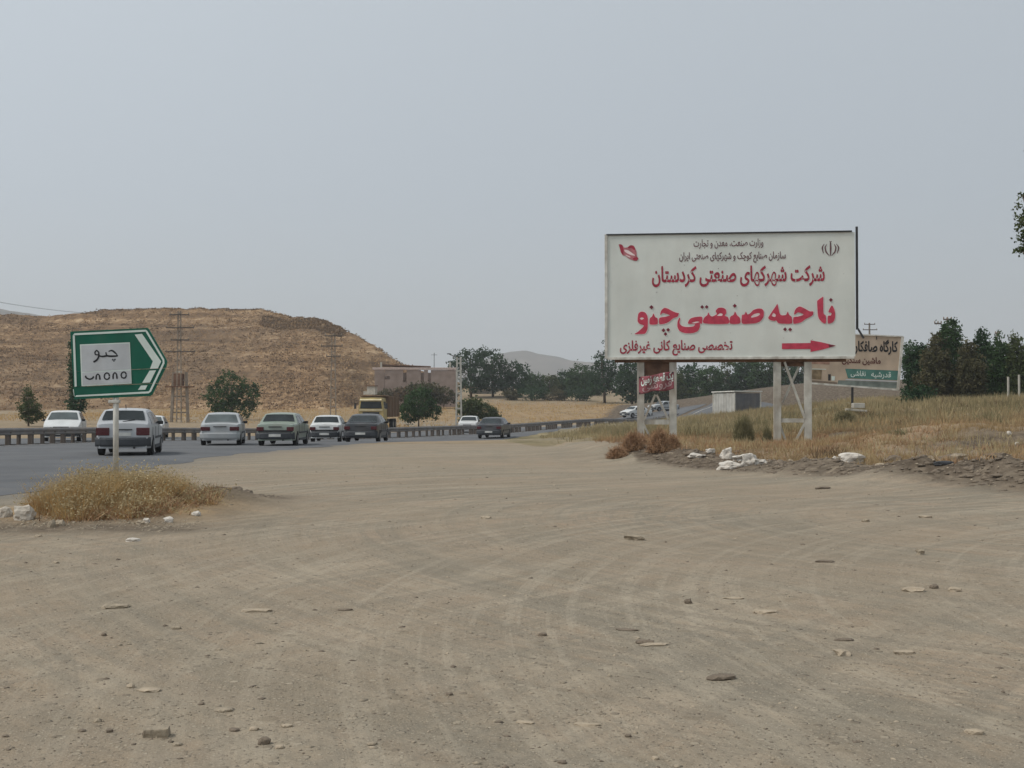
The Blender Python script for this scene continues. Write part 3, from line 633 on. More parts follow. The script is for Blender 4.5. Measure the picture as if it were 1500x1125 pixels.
# shrubs at the foot of the belt
shr = [(778, 576, 22, 9, 'dusty shrub at the foot of the belt below the far hill'), (812, 578, 20, 9, 'grey green shrub on the field edge, third from the lamp pole'), (848, 577, 20, 9, 'dusky shrub on the slope left of the billboard'), (748, 578, 12, 6, 'small shrub by the white wall under the dark clump')]
for i, (u, v, w, h, lab) in enumerate(shr):
    ptree('shrub', u, v + h, 232, [(u, v, w, h), (u + w * .5, v + 2, w * .6, h * .8)], M_leafb if i % 2 else M_leaf3, 1500, .22, lab, seed=60 + i, cat='shrub', th=.7, tr=.05, limbs=8)
# trees and bushes across the road
ptree('roadside_tree', 340, 616, 140, [(340, 565, 24, 20), (325, 583, 26, 20), (358, 582, 22, 20), (342, 600, 34, 16), (372, 570, 8, 8), (310, 578, 10, 8)], M_leaf, 7000, .15, 'bushy green tree in front of the hill, right of the transformer pole', seed=71, tr=.16, spiky=.15)
ptree('young_conifer', 42, 620, 104, [(42, 572, 5, 9), (42, 585, 10, 10), (44, 598, 14, 10), (46, 609, 18, 9)], M_leaf2, 2400, .12, 'small pointed olive tree behind the guardrail, leftmost in the picture', seed=72, tr=.07)
ptree('slender_tree', 110, 622, 112, [(106, 515, 6, 18), (110, 540, 9, 20), (112, 565, 11, 20), (112, 590, 12, 16)], M_leaf3, 4200, .13, 'tall dark slender tree mostly hidden behind the green road sign', seed=73, tr=.1)
ptree('roadside_bush', 613, 626, 128, [(613, 592, 24, 18), (600, 604, 18, 14), (628, 602, 18, 14), (618, 575, 12, 8)], M_leaf, 5200, .15, 'round green bush behind the guardrail left of the pale lamp pole', seed=74, cat='bush', th=2.2, tr=.07, limbs=9)
ptree('hillside_bush', 620, 584, 196, [(618, 570, 24, 9), (600, 574, 18, 6), (640, 574, 16, 6)], M_leafb, 2200, .24, 'dull brown green bush on the slope under the brick ruin', seed=75, cat='bush', th=1.2, tr=.06, limbs=8)
ptree('roadside_bush', 696, 622, 130, [(690, 597, 18, 13), (706, 602, 18, 12), (722, 609, 12, 7), (684, 606, 14, 11)], M_leaf2, 4600, .15, 'olive bush just right of the pale lamp pole, above the white car', seed=76, cat='bush', th=1.6, tr=.07, limbs=9)
for i, (u, v, w, h, lab) in enumerate([(566, 580, 16, 9, 'brown bush at the left foot of the brick ruin above the truck'), (590, 578, 17, 9, 'brown bush under the middle slot of the brick ruin'), (650, 577, 18, 10, 'brown bush under the right end of the brick ruin'), (636, 583, 18, 8, 'dull bush just right of the round roadside bush, on the slope')]):
    ptree('hillside_bush', u, v + 10, 196, [(u, v, w, h), (u - w * .6, v + 3, w * .6, h * .8), (u + w * .6, v + 4, w * .6, h * .8)], M_leafb if i != 1 else M_bush, 1500, .2, lab, seed=110 + i, cat='bush', th=.8, tr=.05, limbs=7)
# right hand trees
rt = [(1345, 596, 86, [(1345, 512, 10, 10), (1338, 530, 14, 16), (1350, 548, 18, 18), (1345, 570, 16, 18)], M_leaf3, 4200, 'green tree directly right of the tilted workshop sign'),
      (1372, 598, 84, [(1372, 505, 9, 18), (1370, 530, 20, 22), (1365, 560, 26, 24), (1362, 582, 26, 14)], M_leafb, 5200, 'dusty dark tree left of the tallest poplar top'),
      (1392, 598, 86, [(1392, 484, 12, 14), (1388, 500, 18, 18), (1392, 525, 24, 22), (1395, 560, 26, 26), (1400, 585, 24, 12)], M_leaf, 7200, 'tallest tree at the right, with bare twigs on its crown'),
      (1418, 598, 83, [(1418, 520, 12, 18), (1420, 545, 22, 22), (1418, 575, 24, 20)], M_leafb, 4800, 'brownish tree in the dip between the two tall crowns at right'),
      (1437, 598, 86, [(1437, 492, 8, 10), (1438, 508, 11, 12), (1440, 530, 22, 20), (1440, 560, 25, 24)], M_leaf3, 5600, 'tree with one rounded knob on top, second tallest at right'),
      (1466, 598, 85, [(1464, 500, 6, 12), (1464, 520, 18, 18), (1468, 550, 24, 24), (1466, 578, 22, 16)], M_leaf, 5400, 'tree with a thin spike on its crown, above the two white posts'),
      (1492, 598, 84, [(1488, 505, 8, 14), (1492, 528, 18, 20), (1495, 560, 22, 26)], M_leaf2, 5200, 'tree cut by the right picture edge, behind the white posts')]
for i, (u, vb, d, bl, lm, n, lab) in enumerate(rt):
    ptree('dense_tree', u, vb, d, bl + [(u, 556, 21, 26), (u + 4, 578, 24, 18)], lm, int(n * 2.6), .115, lab, group='trees at the right behind the grass', seed=80 + i, tr=.13, spiky=.22)
for i, (u, vt, d, lab) in enumerate([(1335, 500, 150, 'small pale green tree far behind the workshop sign, at its upper right corner'), (1356, 508, 152, 'hazy green tree far back, left of the tallest right tree')]):
    ptree('hazy_tree', u, 575, d, [(u, vt + 12, 12, 12), (u + 3, vt + 34, 18, 24)], M_leaf, 1800, .2, lab, seed=95 + i, tr=.13)
ptree('dark_bush', 1342, 603, 72, [(1342, 588, 18, 14), (1352, 578, 14, 12), (1332, 594, 10, 8)], M_leaf3, 2600, .11, 'low dark bush at the left foot of the right trees', seed=98, cat='bush', th=.7, tr=.04, limbs=7)
# overhanging tree whose crown enters at the right edge
ot = P(1575, 640, 26); ot.z = gz(ot.x, ot.y)
obl = []
for (u, v, ru, rv) in [(1504, 298, 15, 18), (1500, 326, 14, 22), (1503, 352, 13, 18), (1500, 370, 9, 8), (1520, 320, 20, 40), (1540, 320, 40, 60), (1590, 290, 60, 90), (1600, 400, 80, 80), (1680, 330, 90, 120), (1560, 230, 45, 45)]:
    p = P(u, v, 26) - ot; k = 26 / F; obl.append((p.x, p.y, p.z, ru * k, ru * k, rv * k))
tree('poplar_tree', ot, obl, M_leaf2, 42000, .05, 'leafy branch end of a tall tree hanging in at the right picture edge', seed=99, tr=.16, limbs=14, shell=.35)

# ---------------------------------------------------------------- power poles
def power_pole(u, vb, vt, d, arms, label, wide=.16, name='power_pole', ladder=True):
    base = P(u, vb, d); root = thing(name, label, 'pole', base, 0); k = d / F; H = (vb - vt) * k
    mb = MB()
    w0 = wide * 1.5; w1 = wide * .75
    if ladder:
        for s in (-1, 1): mb.bar((s * w0, 0, 0), (s * w1, 0, H), .10, .16, up=(0, 1, 0))
        n_ = int(H / .9)
        for i in range(1, n_): z = i * H / n_; w_ = w0 + (w1 - w0) * z / H; mb.bar((-w_, 0, z), (w_, 0, z), .12, .14, up=(0, 1, 0))
    else: mb.tube([(0, 0, -.5), (0, 0, H)], [wide, wide * .6], 10)
    mb.build('shaft', M_conc, root, bevel=.01)
    for (v, u0, u1) in arms:
        z = (vb - v) * k; xa = (u0 - u) * k; xb = (u1 - u) * k
        a = MB().bar((xa, -.13, z), (xb, -.13, z), .12, .12); ar = a.build('crossarm', M_postd, root)
        ins = MB()
        for q in (0.03, .5, .97): x = xa + (xb - xa) * q; ins.tube([(x, -.13, z + .05), (x, -.13, z + .14), (x, -.13, z + .24)], [.05, .07, .03], 6)
        ins.build('insulators', M_conc, ar)
    return root, base, k
pA, bA, kA = power_pole(262, 628, 455, 122, [(461, 248, 277), (480, 243, 284), (498, 250, 277), (515, 242, 286)], 'tall concrete power pole with transformer platform in front of the hill')
tb = MB()
for s in (-1, 1):
    tb.bar((s * .85, .3, 0), (s * .62, .3, 5.6), .26, .26)
for z in (1.6, 3.2, 4.8): tb.bar((-.8, .3, z), (.8, .3, z), .14, .14)
tb.build('frame', M_conc, pA, bevel=.01)
MB().box((0, .3, 4.15), (2.7, .9, .12)).build('platform', M_rust, pA)
tf = MB().box((-.1, .3, 4.85), (.9, .75, 1.2)).build('transformer', M_rust, pA, bevel=.05)
MB().box((0, 0, 5.62), (.6, .12, .14)).build('cap', M_concp, pA)
power_pole(488, 622, 489, 128, [(492, 476, 501), (507, 470, 502), (522, 478, 499)], 'concrete power pole with three crossarms in front of the right side of the hill', wide=.20)
power_pole(1274, 560, 473, 190, [(475, 1266, 1282), (483, 1264, 1285)], 'distant power pole with two short arms above the workshop sign', wide=.22, ladder=False)
power_pole(1388, 590, 465, 110, [(468, 1382, 1394), (474, 1369, 1379)], 'power pole top standing among the right hand trees', wide=.12, ladder=False)
power_pole(1461, 590, 487, 112, [(489, 1458, 1464)], 'thin pole behind the right trees, tip just above the crowns', wide=.10, ladder=False)
# lamp pole
base = P(672, 626, 119); root = thing('lamp_pole', 'pale concrete column standing behind the guardrail between two bushes', 'pole', base, 0)
H = (626 - 523) * 119 / F; mb = MB()
for s in (-1, 1): mb.bar((s * .26, 0, -.2), (s * .17, 0, H), .16, .2, up=(0, 1, 0))
for i in range(9): z = .35 + i * H / 9.3; mb.bar((-.25, 0, z), (.25, 0, z), .16, .14, up=(0, 1, 0))
mb.build('shaft', M_concp, root, bevel=.01); MB().bar((0, 0, H - .1), (-.9, -.2, H + .25), .06).build('bracket', M_postd, root); MB().box((-.95, -.2, H + .3), (.35, .14, .09)).build('lamp_head', M_dark, root, bevel=.02)
# cables left of the transformer pole
for i, (v, du) in enumerate(((461, -13), (461, 13), (480, -18))):
    a = P(262 + du, v - 3, 122); b_ = P(-420 + i * 30, 330 + i * 14, 62); pts = []
    for k in range(25):
        s = k / 24; p = a.lerp(b_, s); p.z -= 4 * s * (1 - s) * 1.6; pts.append(p)
    o = MB().tube([p - a for p in pts], .007, 4).build('power_cable', M_dark, None, loc=a)
    tag(o, ['faint power cable in the sky at far left, upper line', 'faint power cable in the sky at far left, middle line', 'faint power cable in the sky at far left, lower line'][i], 'cable', 'power cables at the left')

# ---------------------------------------------------------------- far buildings
d = 203; k = d / F; base = P(609, 585, d); root = thing('brick_building', 'unfinished low pinkish brick building with open wall slots on the slope right of the hill', 'building', base, R(4))
def lx(u): return (u - 609) * k
def lzv(v): return (585 - v) * k
wall = MB()
segs = [(549, 563), (563.5, 571, 'win'), (571, 590.5), (590.5, 595.5, 'slot'), (595.5, 616.5), (616.5, 621, 'slot'), (621, 627), (627, 631, 'slot'), (631, 668)]
for s in segs:
    x0, x1 = lx(s[0]), lx(s[1])
    if len(s) == 2: wall.box(((x0 + x1) / 2, 0, lzv(542) / 2 - .7), (x1 - x0 - .004, .35, lzv(542) + 1.4))
    elif s[2] == 'slot': h = lzv(560); wall.box(((x0 + x1) / 2, 0, h / 2 - .7), (x1 - x0, .33, h + 1.4))
    else: h = lzv(556); wall.box(((x0 + x1) / 2, 0, h / 2 - .7), (x1 - x0, .33, h + 1.4)); wall.box(((x0 + x1) / 2, 0, (lzv(551) + lzv(542)) / 2), (x1 - x0, .33, lzv(542) - lzv(551)))
wall.box((lx(549) + .2, 4, lzv(544) / 2), (.35, 7.6, lzv(544))); wall.box((lx(668) - .2, 4, lzv(544) / 2), (.35, 7.6, lzv(544))); wall.box((lx(609), 7.8, lzv(544) / 2), (lx(668) - lx(549), .35, lzv(544)))
wall.build('wall', M_brick, root)
MB().box((lx(608), 0, lzv(540)), (lx(671) - lx(547), .5, .38)).build('ring_beam', mat('pink_mortar', (0.5, 0.40, 0.36)), root, bevel=.03)
rf = MB().box((lx(595), 3.6, lzv(536) + .05), (lx(632) - lx(560), 6.5, .16), rot=Matrix.Rotation(R(2), 3, 'Y')).build('roof', M_rust, root)
for u_ in (558.5, 659): MB().box((lx(u_), 0, lzv(535.5)), (.3, .3, 1.1)).build('column_stub', M_concp, root)
MB().tube([(lx(636), 2, lzv(540)), (lx(636), 2, lzv(516))], .045, 6).build('antenna_mast', M_dark, root)
an_ = MB().bar((lx(636) - .5, 2, lzv(519)), (lx(636) + .5, 2, lzv(519)), .05).build('antenna', M_dark, root)
g_ = bpy.data.objects
base = P(545, 578, 192); root = thing('small_hut', 'tiny pale hut corner just above the yellow truck', 'hut', base, R(-10)); k = 205 / F
MB().box((0, 0, .65), (1.3, 1.2, 1.3)).build('wall', M_concp, root); MB().box((-.1, 0, 1.36), (1.7, 1.5, .12)).build('roof', M_rust, root); MB().box((-1.0, .2, .25), (.7, .8, .5)).build('annex', M_concp, root)
base = P(707, 573, 238); o = MB().box((0, 0, -.2), (5.2, .3, .7)).box((-1.2, .02, .18), (2.2, .25, .2)).build('low_wall', M_concp, None, loc=base); tag(o, 'low white wall under the dark tree clump', 'wall')
# metal kiosk
d = 103; k = d / F; pc = P(1077, 609, d); g0 = gz(pc.x, pc.y); base = Vector((pc.x, pc.y, min(g0, pc.z)))
root = thing('metal_kiosk', 'small grey metal kiosk with lit left side and shaded front painted in, flat light roof', 'kiosk', base, 0)
a = P(1045, 607, 104.6) - base; b2 = P(1076, 609.5, 102.4) - base; c_ = P(1114, 609, 103.6) - base
for q in (a, b2, c_): q.z = 0
hw = (609 - 572) * k
def wallpanel(p, q, m, name, inset=0.0):
    dvec = (q - p).normalized(); nrm = Vector((dvec.y, -dvec.x, 0)); mb = MB(); th = .05
    vs = [p, q, q + nrm * -th, p + nrm * -th]; vs = vs + [v + Vector((0, 0, hw)) for v in vs]
    mb.add(vs, [[0, 1, 5, 4], [1, 2, 6, 5], [2, 3, 7, 6], [3, 0, 4, 7], [4, 5, 6, 7], [3, 2, 1, 0]])
    nrib = int((q - p).length / .3)
    for i in range(1, nrib): r_p = p.lerp(q, i / nrib) + nrm * .008; mb.bar(r_p, r_p + Vector((0, 0, hw)), .035, .02)
    return mb.build(name, m, root)
wallpanel(a, b2, mat('kiosk_lit_tone', (0.42, 0.42, 0.40), dirt=.3, rough=.5, scale=2), 'side_wall')  # sunlit side and shaded front are put into the wall colours
wallpanel(b2, c_, mat('kiosk_shade_tone', (0.105, 0.11, 0.12), dirt=.15, rough=.5, scale=2), 'front_wall')
e1 = a + (c_ - b2); wallpanel(c_, e1, MATS['kiosk_lit_tone'], 'side_wall'); wallpanel(e1, a, MATS['kiosk_shade_tone'], 'rear_wall')
for q in (a, b2, c_, e1): MB().bar(q + Vector((0, 0, -.3)), q + Vector((0, 0, hw + .05)), .11).build('corner_post', M_whitep, root)
rp = [a, b2, c_, e1]; cen = (a + c_) / 2; rv = [cen + (q - cen) * 1.08 for q in rp]; mb = MB()
mb.add([v + Vector((0, 0, hw + .06 + .05 * (i in (1, 2)))) for i, v in enumerate(rv)] + [v + Vector((0, 0, hw + .15 + .05 * (i in (1, 2)))) for i, v in enumerate(rv)], [[3, 2, 1, 0], [4, 5, 6, 7], [0, 1, 5, 4], [1, 2, 6, 5], [2, 3, 7, 6], [3, 0, 4, 7]])
mb.build('roof', mat('kiosk_roof', (0.62, 0.62, 0.58), rough=.5, dirt=.2), root)
MB().bar(b2 + Vector((-.1, -.12, -.02)), c_ + Vector((.2, -.12, -.02)), .25, .12).build('step', M_concp, root)
# white fence posts
for i, (u, v0, v1) in enumerate(((1477, 552, 588), (1493, 549, 592))):
    p = P(u, v1, 66); o = MB().box((0, 0, (v1 - v0) * 66 / F / 2), (.09, .09, (v1 - v0) * 66 / F)).build('fence_post', M_concp, None, bevel=.01, loc=p)
    tag(o, ['shorter left one of two white posts before the right trees', 'taller right one of two white posts before the right trees'][i], 'post', 'white posts at the right')

# ---------------------------------------------------------------- lettering tools
FORMS = {'ا': 'ﺍﺎ', 'ب': 'ﺏﺐﺑﺒ', 'پ': 'ﭖﭗﭘﭙ', 'ت': 'ﺕﺖﺗﺘ', 'ج': 'ﺝﺞﺟﺠ', 'چ': 'ﭺﭻﭼﭽ', 'ح': 'ﺡﺢﺣﺤ', 'خ': 'ﺥﺦﺧﺨ', 'د': 'ﺩﺪ', 'ر': 'ﺭﺮ', 'ز': 'ﺯﺰ', 'س': 'ﺱﺲﺳﺴ', 'ش': 'ﺵﺶﺷﺸ', 'ص': 'ﺹﺺﺻﺼ', 'ع': 'ﻉﻊﻋﻌ', 'غ': 'ﻍﻎﻏﻐ', 'ط': 'ﻁﻂﻃﻄ', 'ف': 'ﻑﻒﻓﻔ', 'ق': 'ﻕﻖﻗﻘ', 'ک': 'ﮎﮏﮐﮑ', 'گ': 'ﮒﮓﮔﮕ', 'ل': 'ﻝﻞﻟﻠ', 'م': 'ﻡﻢﻣﻤ', 'ن': 'ﻥﻦﻧﻨ', 'و': 'ﻭﻮ', 'ه': 'ﻩﻪﻫﻬ', 'ی': 'ﯼﯽﯾﯿ'}
def shape(s):
    o = ''
    for i, c in enumerate(s):
        if c not in FORMS: o += c; continue
        p = i > 0 and s[i - 1] in FORMS and len(FORMS[s[i - 1]]) == 4; n = i < len(s) - 1 and s[i + 1] in FORMS and len(FORMS[c]) == 4
        o += FORMS[c][(2 if n else 0) + (1 if p else 0)]
    return o[::-1]
def layer_islands(me, step=0.0006):
    """overlapping letters: give each letter its own tiny height so no two lie in one plane"""
    bm = bmesh.new(); bm.from_mesh(me); bmesh.ops.remove_doubles(bm, verts=bm.verts, dist=1e-6); seen = set(); k = 0
    for v in bm.verts:
        if v in seen: continue
        st = [v]; seen.add(v)
        while st:
            q = st.pop(); q.co.z += (k % 7) * step
            for e_ in q.link_edges:
                w = e_.other_vert(q)
                if w not in seen: seen.add(w); st.append(w)
        k += 1
    bm.to_mesh(me); bm.free()
def text_mesh(s, bold):
    cu = bpy.data.curves.new('lettering', 'FONT'); cu.body = shape(s); cu.offset = bold; cu.resolution_u = 4
    o = bpy.data.objects.new('lettering', cu); C.objects.link(o); bpy.context.view_layer.update()
    dg = bpy.context.evaluated_depsgraph_get(); me = bpy.data.meshes.new_from_object(o.evaluated_get(dg)); bpy.data.objects.remove(o)
    return me
def text_on(s, frame, box, m, bold, parent, name='lettering', lift=.006, slant=0.0):
    """frame(u,v,lift)->local point ; box photo px (u0,v0,u1,v1)"""
    me = text_mesh(s, bold); me.materials.clear(); layer_islands(me, 0.0006)
    co = np.array([v.co[:] for v in me.vertices]); mn, mxx = co.min(0), co.max(0); u0, v0, u1, v1 = box
    for v in me.vertices:
        a = (v.co.x - mn[0]) / (mxx[0] - mn[0]); b_ = (v.co.y - mn[1]) / (mxx[1] - mn[1])
        v.co = frame(u0 + a * (u1 - u0), v1 + b_ * (v0 - v1) + slant * (a - .5), lift + v.co.z)
    me.update(); return link(name, me, m, parent)
def smooth_poly(pts, sub=4):
    n = len(pts); out = []
    for i in range(n):
        p0, p1, p2, p3 = [np.array(pts[(i + k) % n], float) for k in (-1, 0, 1, 2)]
        for t_ in np.linspace(0, 1, sub, endpoint=False):
            c = 0.5 * ((2 * p1) + (-p0 + p2) * t_ + (2 * p0 - 5 * p1 + 4 * p2 - p3) * t_ ** 2 + (-p0 + 3 * p1 - 3 * p2 + p3) * t_ ** 3)
            l_ = p1 + (p2 - p1) * t_; out.append(tuple(c * .75 + l_ * .25))
    return out
def poly_print(loops, frame, m, parent, name, lift=.006, sm=True, step=0.0):
    """each item: list of outline loops (outer + holes) filled flat"""
    allv = []; allf = []
    for gi, grp in enumerate(loops):
        cu = bpy.data.curves.new('outline', 'CURVE'); cu.dimensions = '2D'; cu.fill_mode = 'BOTH'
        for lp in grp:
            q = smooth_poly(lp) if sm else lp
            sp = cu.splines.new('POLY'); sp.points.add(len(q) - 1); sp.use_cyclic_u = True
            for i, p in enumerate(q): sp.points[i].co = (p[0] * .01, -p[1] * .01, 0, 1)
        o = bpy.data.objects.new('outline', cu); C.objects.link(o); bpy.context.view_layer.update()
        me = bpy.data.meshes.new_from_object(o.evaluated_get(bpy.context.evaluated_depsgraph_get())); bpy.data.objects.remove(o)
        b_ = len(allv)
        allv += [frame(v.co.x * 100, -v.co.y * 100, lift + gi * step) for v in me.vertices]; allf += [[i + b_ for i in p.vertices] for p in me.polygons]
    me = bpy.data.meshes.new(name); me.from_pydata([tuple(v) for v in allv], [], allf); me.update()
    return link(name, me, m, parent)
def ribbon(pts, w, frame, lift, sm=True):
    """open stroke -> flat loop list"""
    p = [np.array(q, float) for q in pts]; L_, R_ = [], []
    for i in range(len(p)):
        d_ = p[min(i + 1, len(p) - 1)] - p[max(i - 1, 0)]; d_ /= max(np.linalg.norm(d_), 1e-6); n_ = np.array([-d_[1], d_[0]])
        ww = (w[i] if isinstance(w, (list, tuple)) else w) / 2
        L_.append(tuple(p[i] + n_ * ww)); R_.append(tuple(p[i] - n_ * ww))
    return [L_ + R_[::-1]]
def disc(c, r, n=10, sq=False): return [[(c[0] + r * math.cos(2 * math.pi * i / n), c[1] + r * math.sin(2 * math.pi * i / n)) for i in range(n)]]
def diamond(c, r): return [[(c[0] - r, c[1]), (c[0], c[1] - r), (c[0] + r, c[1]), (c[0], c[1] + r)]]

# ---------------------------------------------------------------- main billboard
pl_, pr_ = P(888, 524, 43.0), P(1253.5, 521.5, 42.1)
bb = Vector((pl_.x, pl_.y, 0)); right = Vector((pr_.x - pl_.x, pr_.y - pl_.y, 0)); BW = right.length; yaw = math.atan2(right.y, right.x)
ZB = 3.29; BH = 4.27
root = thing('billboard', 'large white billboard with big red Persian lettering and a red arrow, on two steel trestles', 'billboard', (bb.x, bb.y, 0), yaw)
Rinv = Matrix.Rotation(-yaw, 3, 'Z')
def board_frame(u, v, lift=0.0):
    """photo pixel -> point on the board face (local coordinates of the billboard)"""
    ct, st = math.cos(PITCH), math.sin(PITCH); c = 562.5 - v; ray = Vector((u - 750, F * ct - c * st, F * st + c * ct))
    n = Vector((math.sin(yaw), -math.cos(yaw), 0)); tt = n.dot(Vector((bb.x, bb.y, 0)) - Vector((0, 0, EYE))) / n.dot(ray)
    p = Vector((0, 0, EYE)) + ray * tt; l = Rinv @ (p - Vector((bb.x, bb.y, 0))); l.y -= lift; return l
MB().box((BW / 2, .05, ZB + BH / 2), (BW - .02, .09, BH - .02)).build('face_panel', M_board, root)
fr = .10
MB().box((fr / 2 - .05, .04, ZB + BH / 2), (fr, .16, BH + .06)).build('left_frame', M_whitep, root, bevel=.008)
MB().box((BW / 2 - .05, .04, ZB + BH + .015), (BW - .12, .16, .05)).build('top_frame', M_dark, root)
MB().box((BW / 2, .04, ZB - .03), (BW - .1, .17, .09)).build('bottom_frame', M_whitep, root, bevel=.008)
MB().box((BW + .06, .04, ZB + BH / 2 + .55), (.07, .1, BH - .75)).build('right_frame', M_dark, root)
MB().box((BW / 2, .16, ZB - .11), (BW - .6, .1, .12)).build('lower_beam', M_rust, root)
MB().bar((BW + .08, 0, ZB + .95), (BW + .27, 0, ZB + .62), .06).build('bent_strap', M_dark, root)
for i in range(7): MB().box((.8 + i * (BW - 1.6) / 6, .14, ZB + BH / 2), (.06, .08, BH - .1)).build('back_rib', M_steelpale, root)
X4 = lambda pts: [(870 + 200 + x / 7.5, 420 + y / 7.5) for x, y in pts]
X3 = lambda pts: [(870 + x / 7.5, 420 + y / 7.5) for x, y in pts]
title = [
 [X4([(1110, 205), (1135, 230), (1150, 280), (1152, 330), (1140, 375), (1110, 400), (1068, 402), (1068, 322), (1100, 314), (1108, 290), (1075, 280), (1082, 252)])],
 [X4([(1015, 108), (1021, 140), (1024, 290), (1050, 318), (1050, 402), (1010, 396), (970, 352), (955, 290), (950, 168), (955, 150)])],
 [X4([(910, 272), (906, 312), (860, 342), (825, 357), (785, 388), (735, 404), (690, 405), (690, 336), (745, 326), (802, 305), (745, 284), (700, 308), (703, 265), (725, 232), (765, 215), (820, 240), (870, 268)])],
 [X4([(675, 335), (648, 308), (628, 272), (608, 308), (565, 312), (545, 298), (530, 240), (517, 188), (495, 215), (470, 250), (430, 310), (412, 345), (440, 370), (480, 378), (502, 372), (520, 398), (560, 408), (675, 405)]), X4([(472, 290), (497, 310), (488, 332), (455, 320)])],
 [X4([(368, 270), (365, 330), (330, 380), (280, 402), (220, 408), (125, 405), (125, 312), (150, 305), (170, 272), (187, 302), (215, 290), (250, 255), (300, 238), (345, 242)]), X4([(228, 326), (262, 300), (310, 290), (322, 305), (290, 326), (232, 338)])],
 [X4([(105, 405), (105, 342), (75, 312), (50, 272), (32, 308), (-5, 332), (-5, 408)])],
 [X3([(1475, 408), (1475, 335), (1440, 318), (1455, 290), (1450, 248), (1410, 228), (1365, 232), (1335, 265), (1348, 300), (1300, 325), (1275, 312), (1258, 280), (1243, 312), (1210, 340), (1210, 405)]), X3([(1352, 318), (1385, 292), (1412, 300), (1405, 318)])],
 [X3([(1190, 330), (1110, 332), (1060, 348), (1035, 382), (1036, 408), (1110, 414), (1090, 434), (1020, 441), (965, 428), (943, 395), (950, 355), (938, 338), (918, 380), (915, 440), (940, 488), (1000, 512), (1080, 512), (1140, 490), (1165, 445), (1168, 405), (1190, 405)]), X3([(1075, 397), (1130, 382), (1160, 388), (1105, 402)])],
 [X3([(935, 290), (922, 330), (870, 350), (830, 385), (780, 408), (718, 412), (718, 342), (785, 328), (832, 315), (760, 292), (728, 312), (735, 265), (770, 232), (810, 238), (870, 270), (920, 286)])],
 [X3([(700, 412), (700, 347), (675, 332), (655, 292), (636, 327), (612, 347), (612, 415)])],
 [X3([(595, 415), (590, 470), (565, 515), (520, 522), (445, 522), (480, 495), (520, 460), (547, 428), (500, 410), (478, 380), (480, 330), (490, 290), (520, 272), (560, 280), (585, 310), (595, 350)]), X3([(505, 347), (530, 338), (550, 350), (522, 362)])]]
def expand(loop, amt):
    cx = sum(p[0] for p in loop) / len(loop); a = sum(loop[i][0] * loop[(i + 1) % len(loop)][1] - loop[(i + 1) % len(loop)][0] * loop[i][1] for i in range(len(loop)))
    sg = 1 if a > 0 else -1; out = []
    for i in range(len(loop)):
        p0, p1, p2 = loop[i - 1], loop[i], loop[(i + 1) % len(loop)]; dx, dy = p2[0] - p0[0], p2[1] - p0[1]; l = math.hypot(dx, dy) or 1
        out.append((p1[0] + sg * dy / l * amt, p1[1] - sg * dx / l * amt))
    return out
M_halo = mat('faded_pink_edge', (0.80, 0.66, 0.65), rough=.6, var=.08)
poly_print([[expand(g[0], 0.45)] for g in title], board_frame, M_halo, root, 'title_edge', lift=.004, step=.0004)
poly_print([[expand(g[0], -0.28)] + [expand(h_, .15) for h_ in g[1:]] for g in title], board_frame, M_red, root, 'title_lettering', lift=.011)
dots = [diamond(X4([(1103, 145)])[0], 2.9), diamond(X4([(600, 468)])[0], 2.9), diamond(X4([(655, 470)])[0], 2.9), diamond(X4([(47, 210)])[0], 3.0), diamond(X3([(1188, 222)])[0], 2.8), diamond(X3([(1238, 222)])[0], 2.8),
        diamond(X3([(764, 478)])[0], 2.9), diamond(X3([(815, 474)])[0], 2.9), diamond(X3([(786, 520)])[0], 2.7), diamond(X3([(632, 225)])[0], 3.2)]
poly_print(dots, board_frame, M_maroon, root, 'title_dots', lift=.012, sm=False, step=.0004)
arrow = [[X4([(565, 622), (880, 618), (880, 588), (1000, 610), (1160, 648), (1010, 690), (880, 716), (880, 684), (565, 686)])]]
poly_print(arrow, board_frame, M_red, root, 'arrow', lift=.008, sm=False)
poly_print([[X4([(1075, 633), (1160, 648), (1085, 668)])]], board_frame, M_maroon, root, 'arrow_tip', lift=.0095, sm=False)
text_on('وزارت صنعت، معدن و تجارت', board_frame, (1016, 350, 1118, 364), M_greyink, .012, root, slant=-1.5)
text_on('سازمان صنایع کوچک و شهرکهای صنعتی ایران', board_frame, (995, 369, 1151, 385), M_greyink, .018, root, slant=-1.5)
text_on('شرکت شهرکهای صنعتی کردستان', board_frame, (955, 389, 1208, 420), M_maroon2, .026, root, slant=-2)
text_on('تخصصی صنایع کانی غیرفلزی', board_frame, (908, 498, 1073, 521), M_maroon2, .024, root, slant=-1.5)
# crossed crescents emblem at the right (7.5x crop, origin 1070,320)
E4 = lambda pts: [(1070 + x / 7.5, 320 + y / 7.5) for x, y in pts]
emb = [ribbon(E4([(1098, 262), (1100, 330), (1098, 405)]), [1.4, 2.4, 1.2], None, 0), ribbon(E4([(1058, 285), (1040, 320), (1052, 370), (1085, 408)]), [.8, 1.7, 1.9, .7], None, 0), ribbon(E4([(1140, 285), (1158, 320), (1145, 370), (1112, 408)]), [.8, 1.7, 1.9, .7], None, 0),
       ribbon(E4([(1030, 282), (1008, 320), (1020, 380)]), [.7, 1.8, .9], None, 0), ribbon(E4([(1165, 282), (1188, 320), (1175, 380)]), [.7, 1.8, .9], None, 0), ribbon(E4([(1088, 250), (1100, 257), (1112, 250)]), [.7, 1.2, .7], None, 0)]
poly_print(emb, board_frame, M_greyink, root, 'emblem', lift=.008, step=.0004)
E1 = lambda pts: [(870 + x / 7.5, 320 + y / 7.5) for x, y in pts]
M_pink = mat('faded_red_paint', (0.46, 0.16, 0.18), var=.2, scale=9, rough=.6)
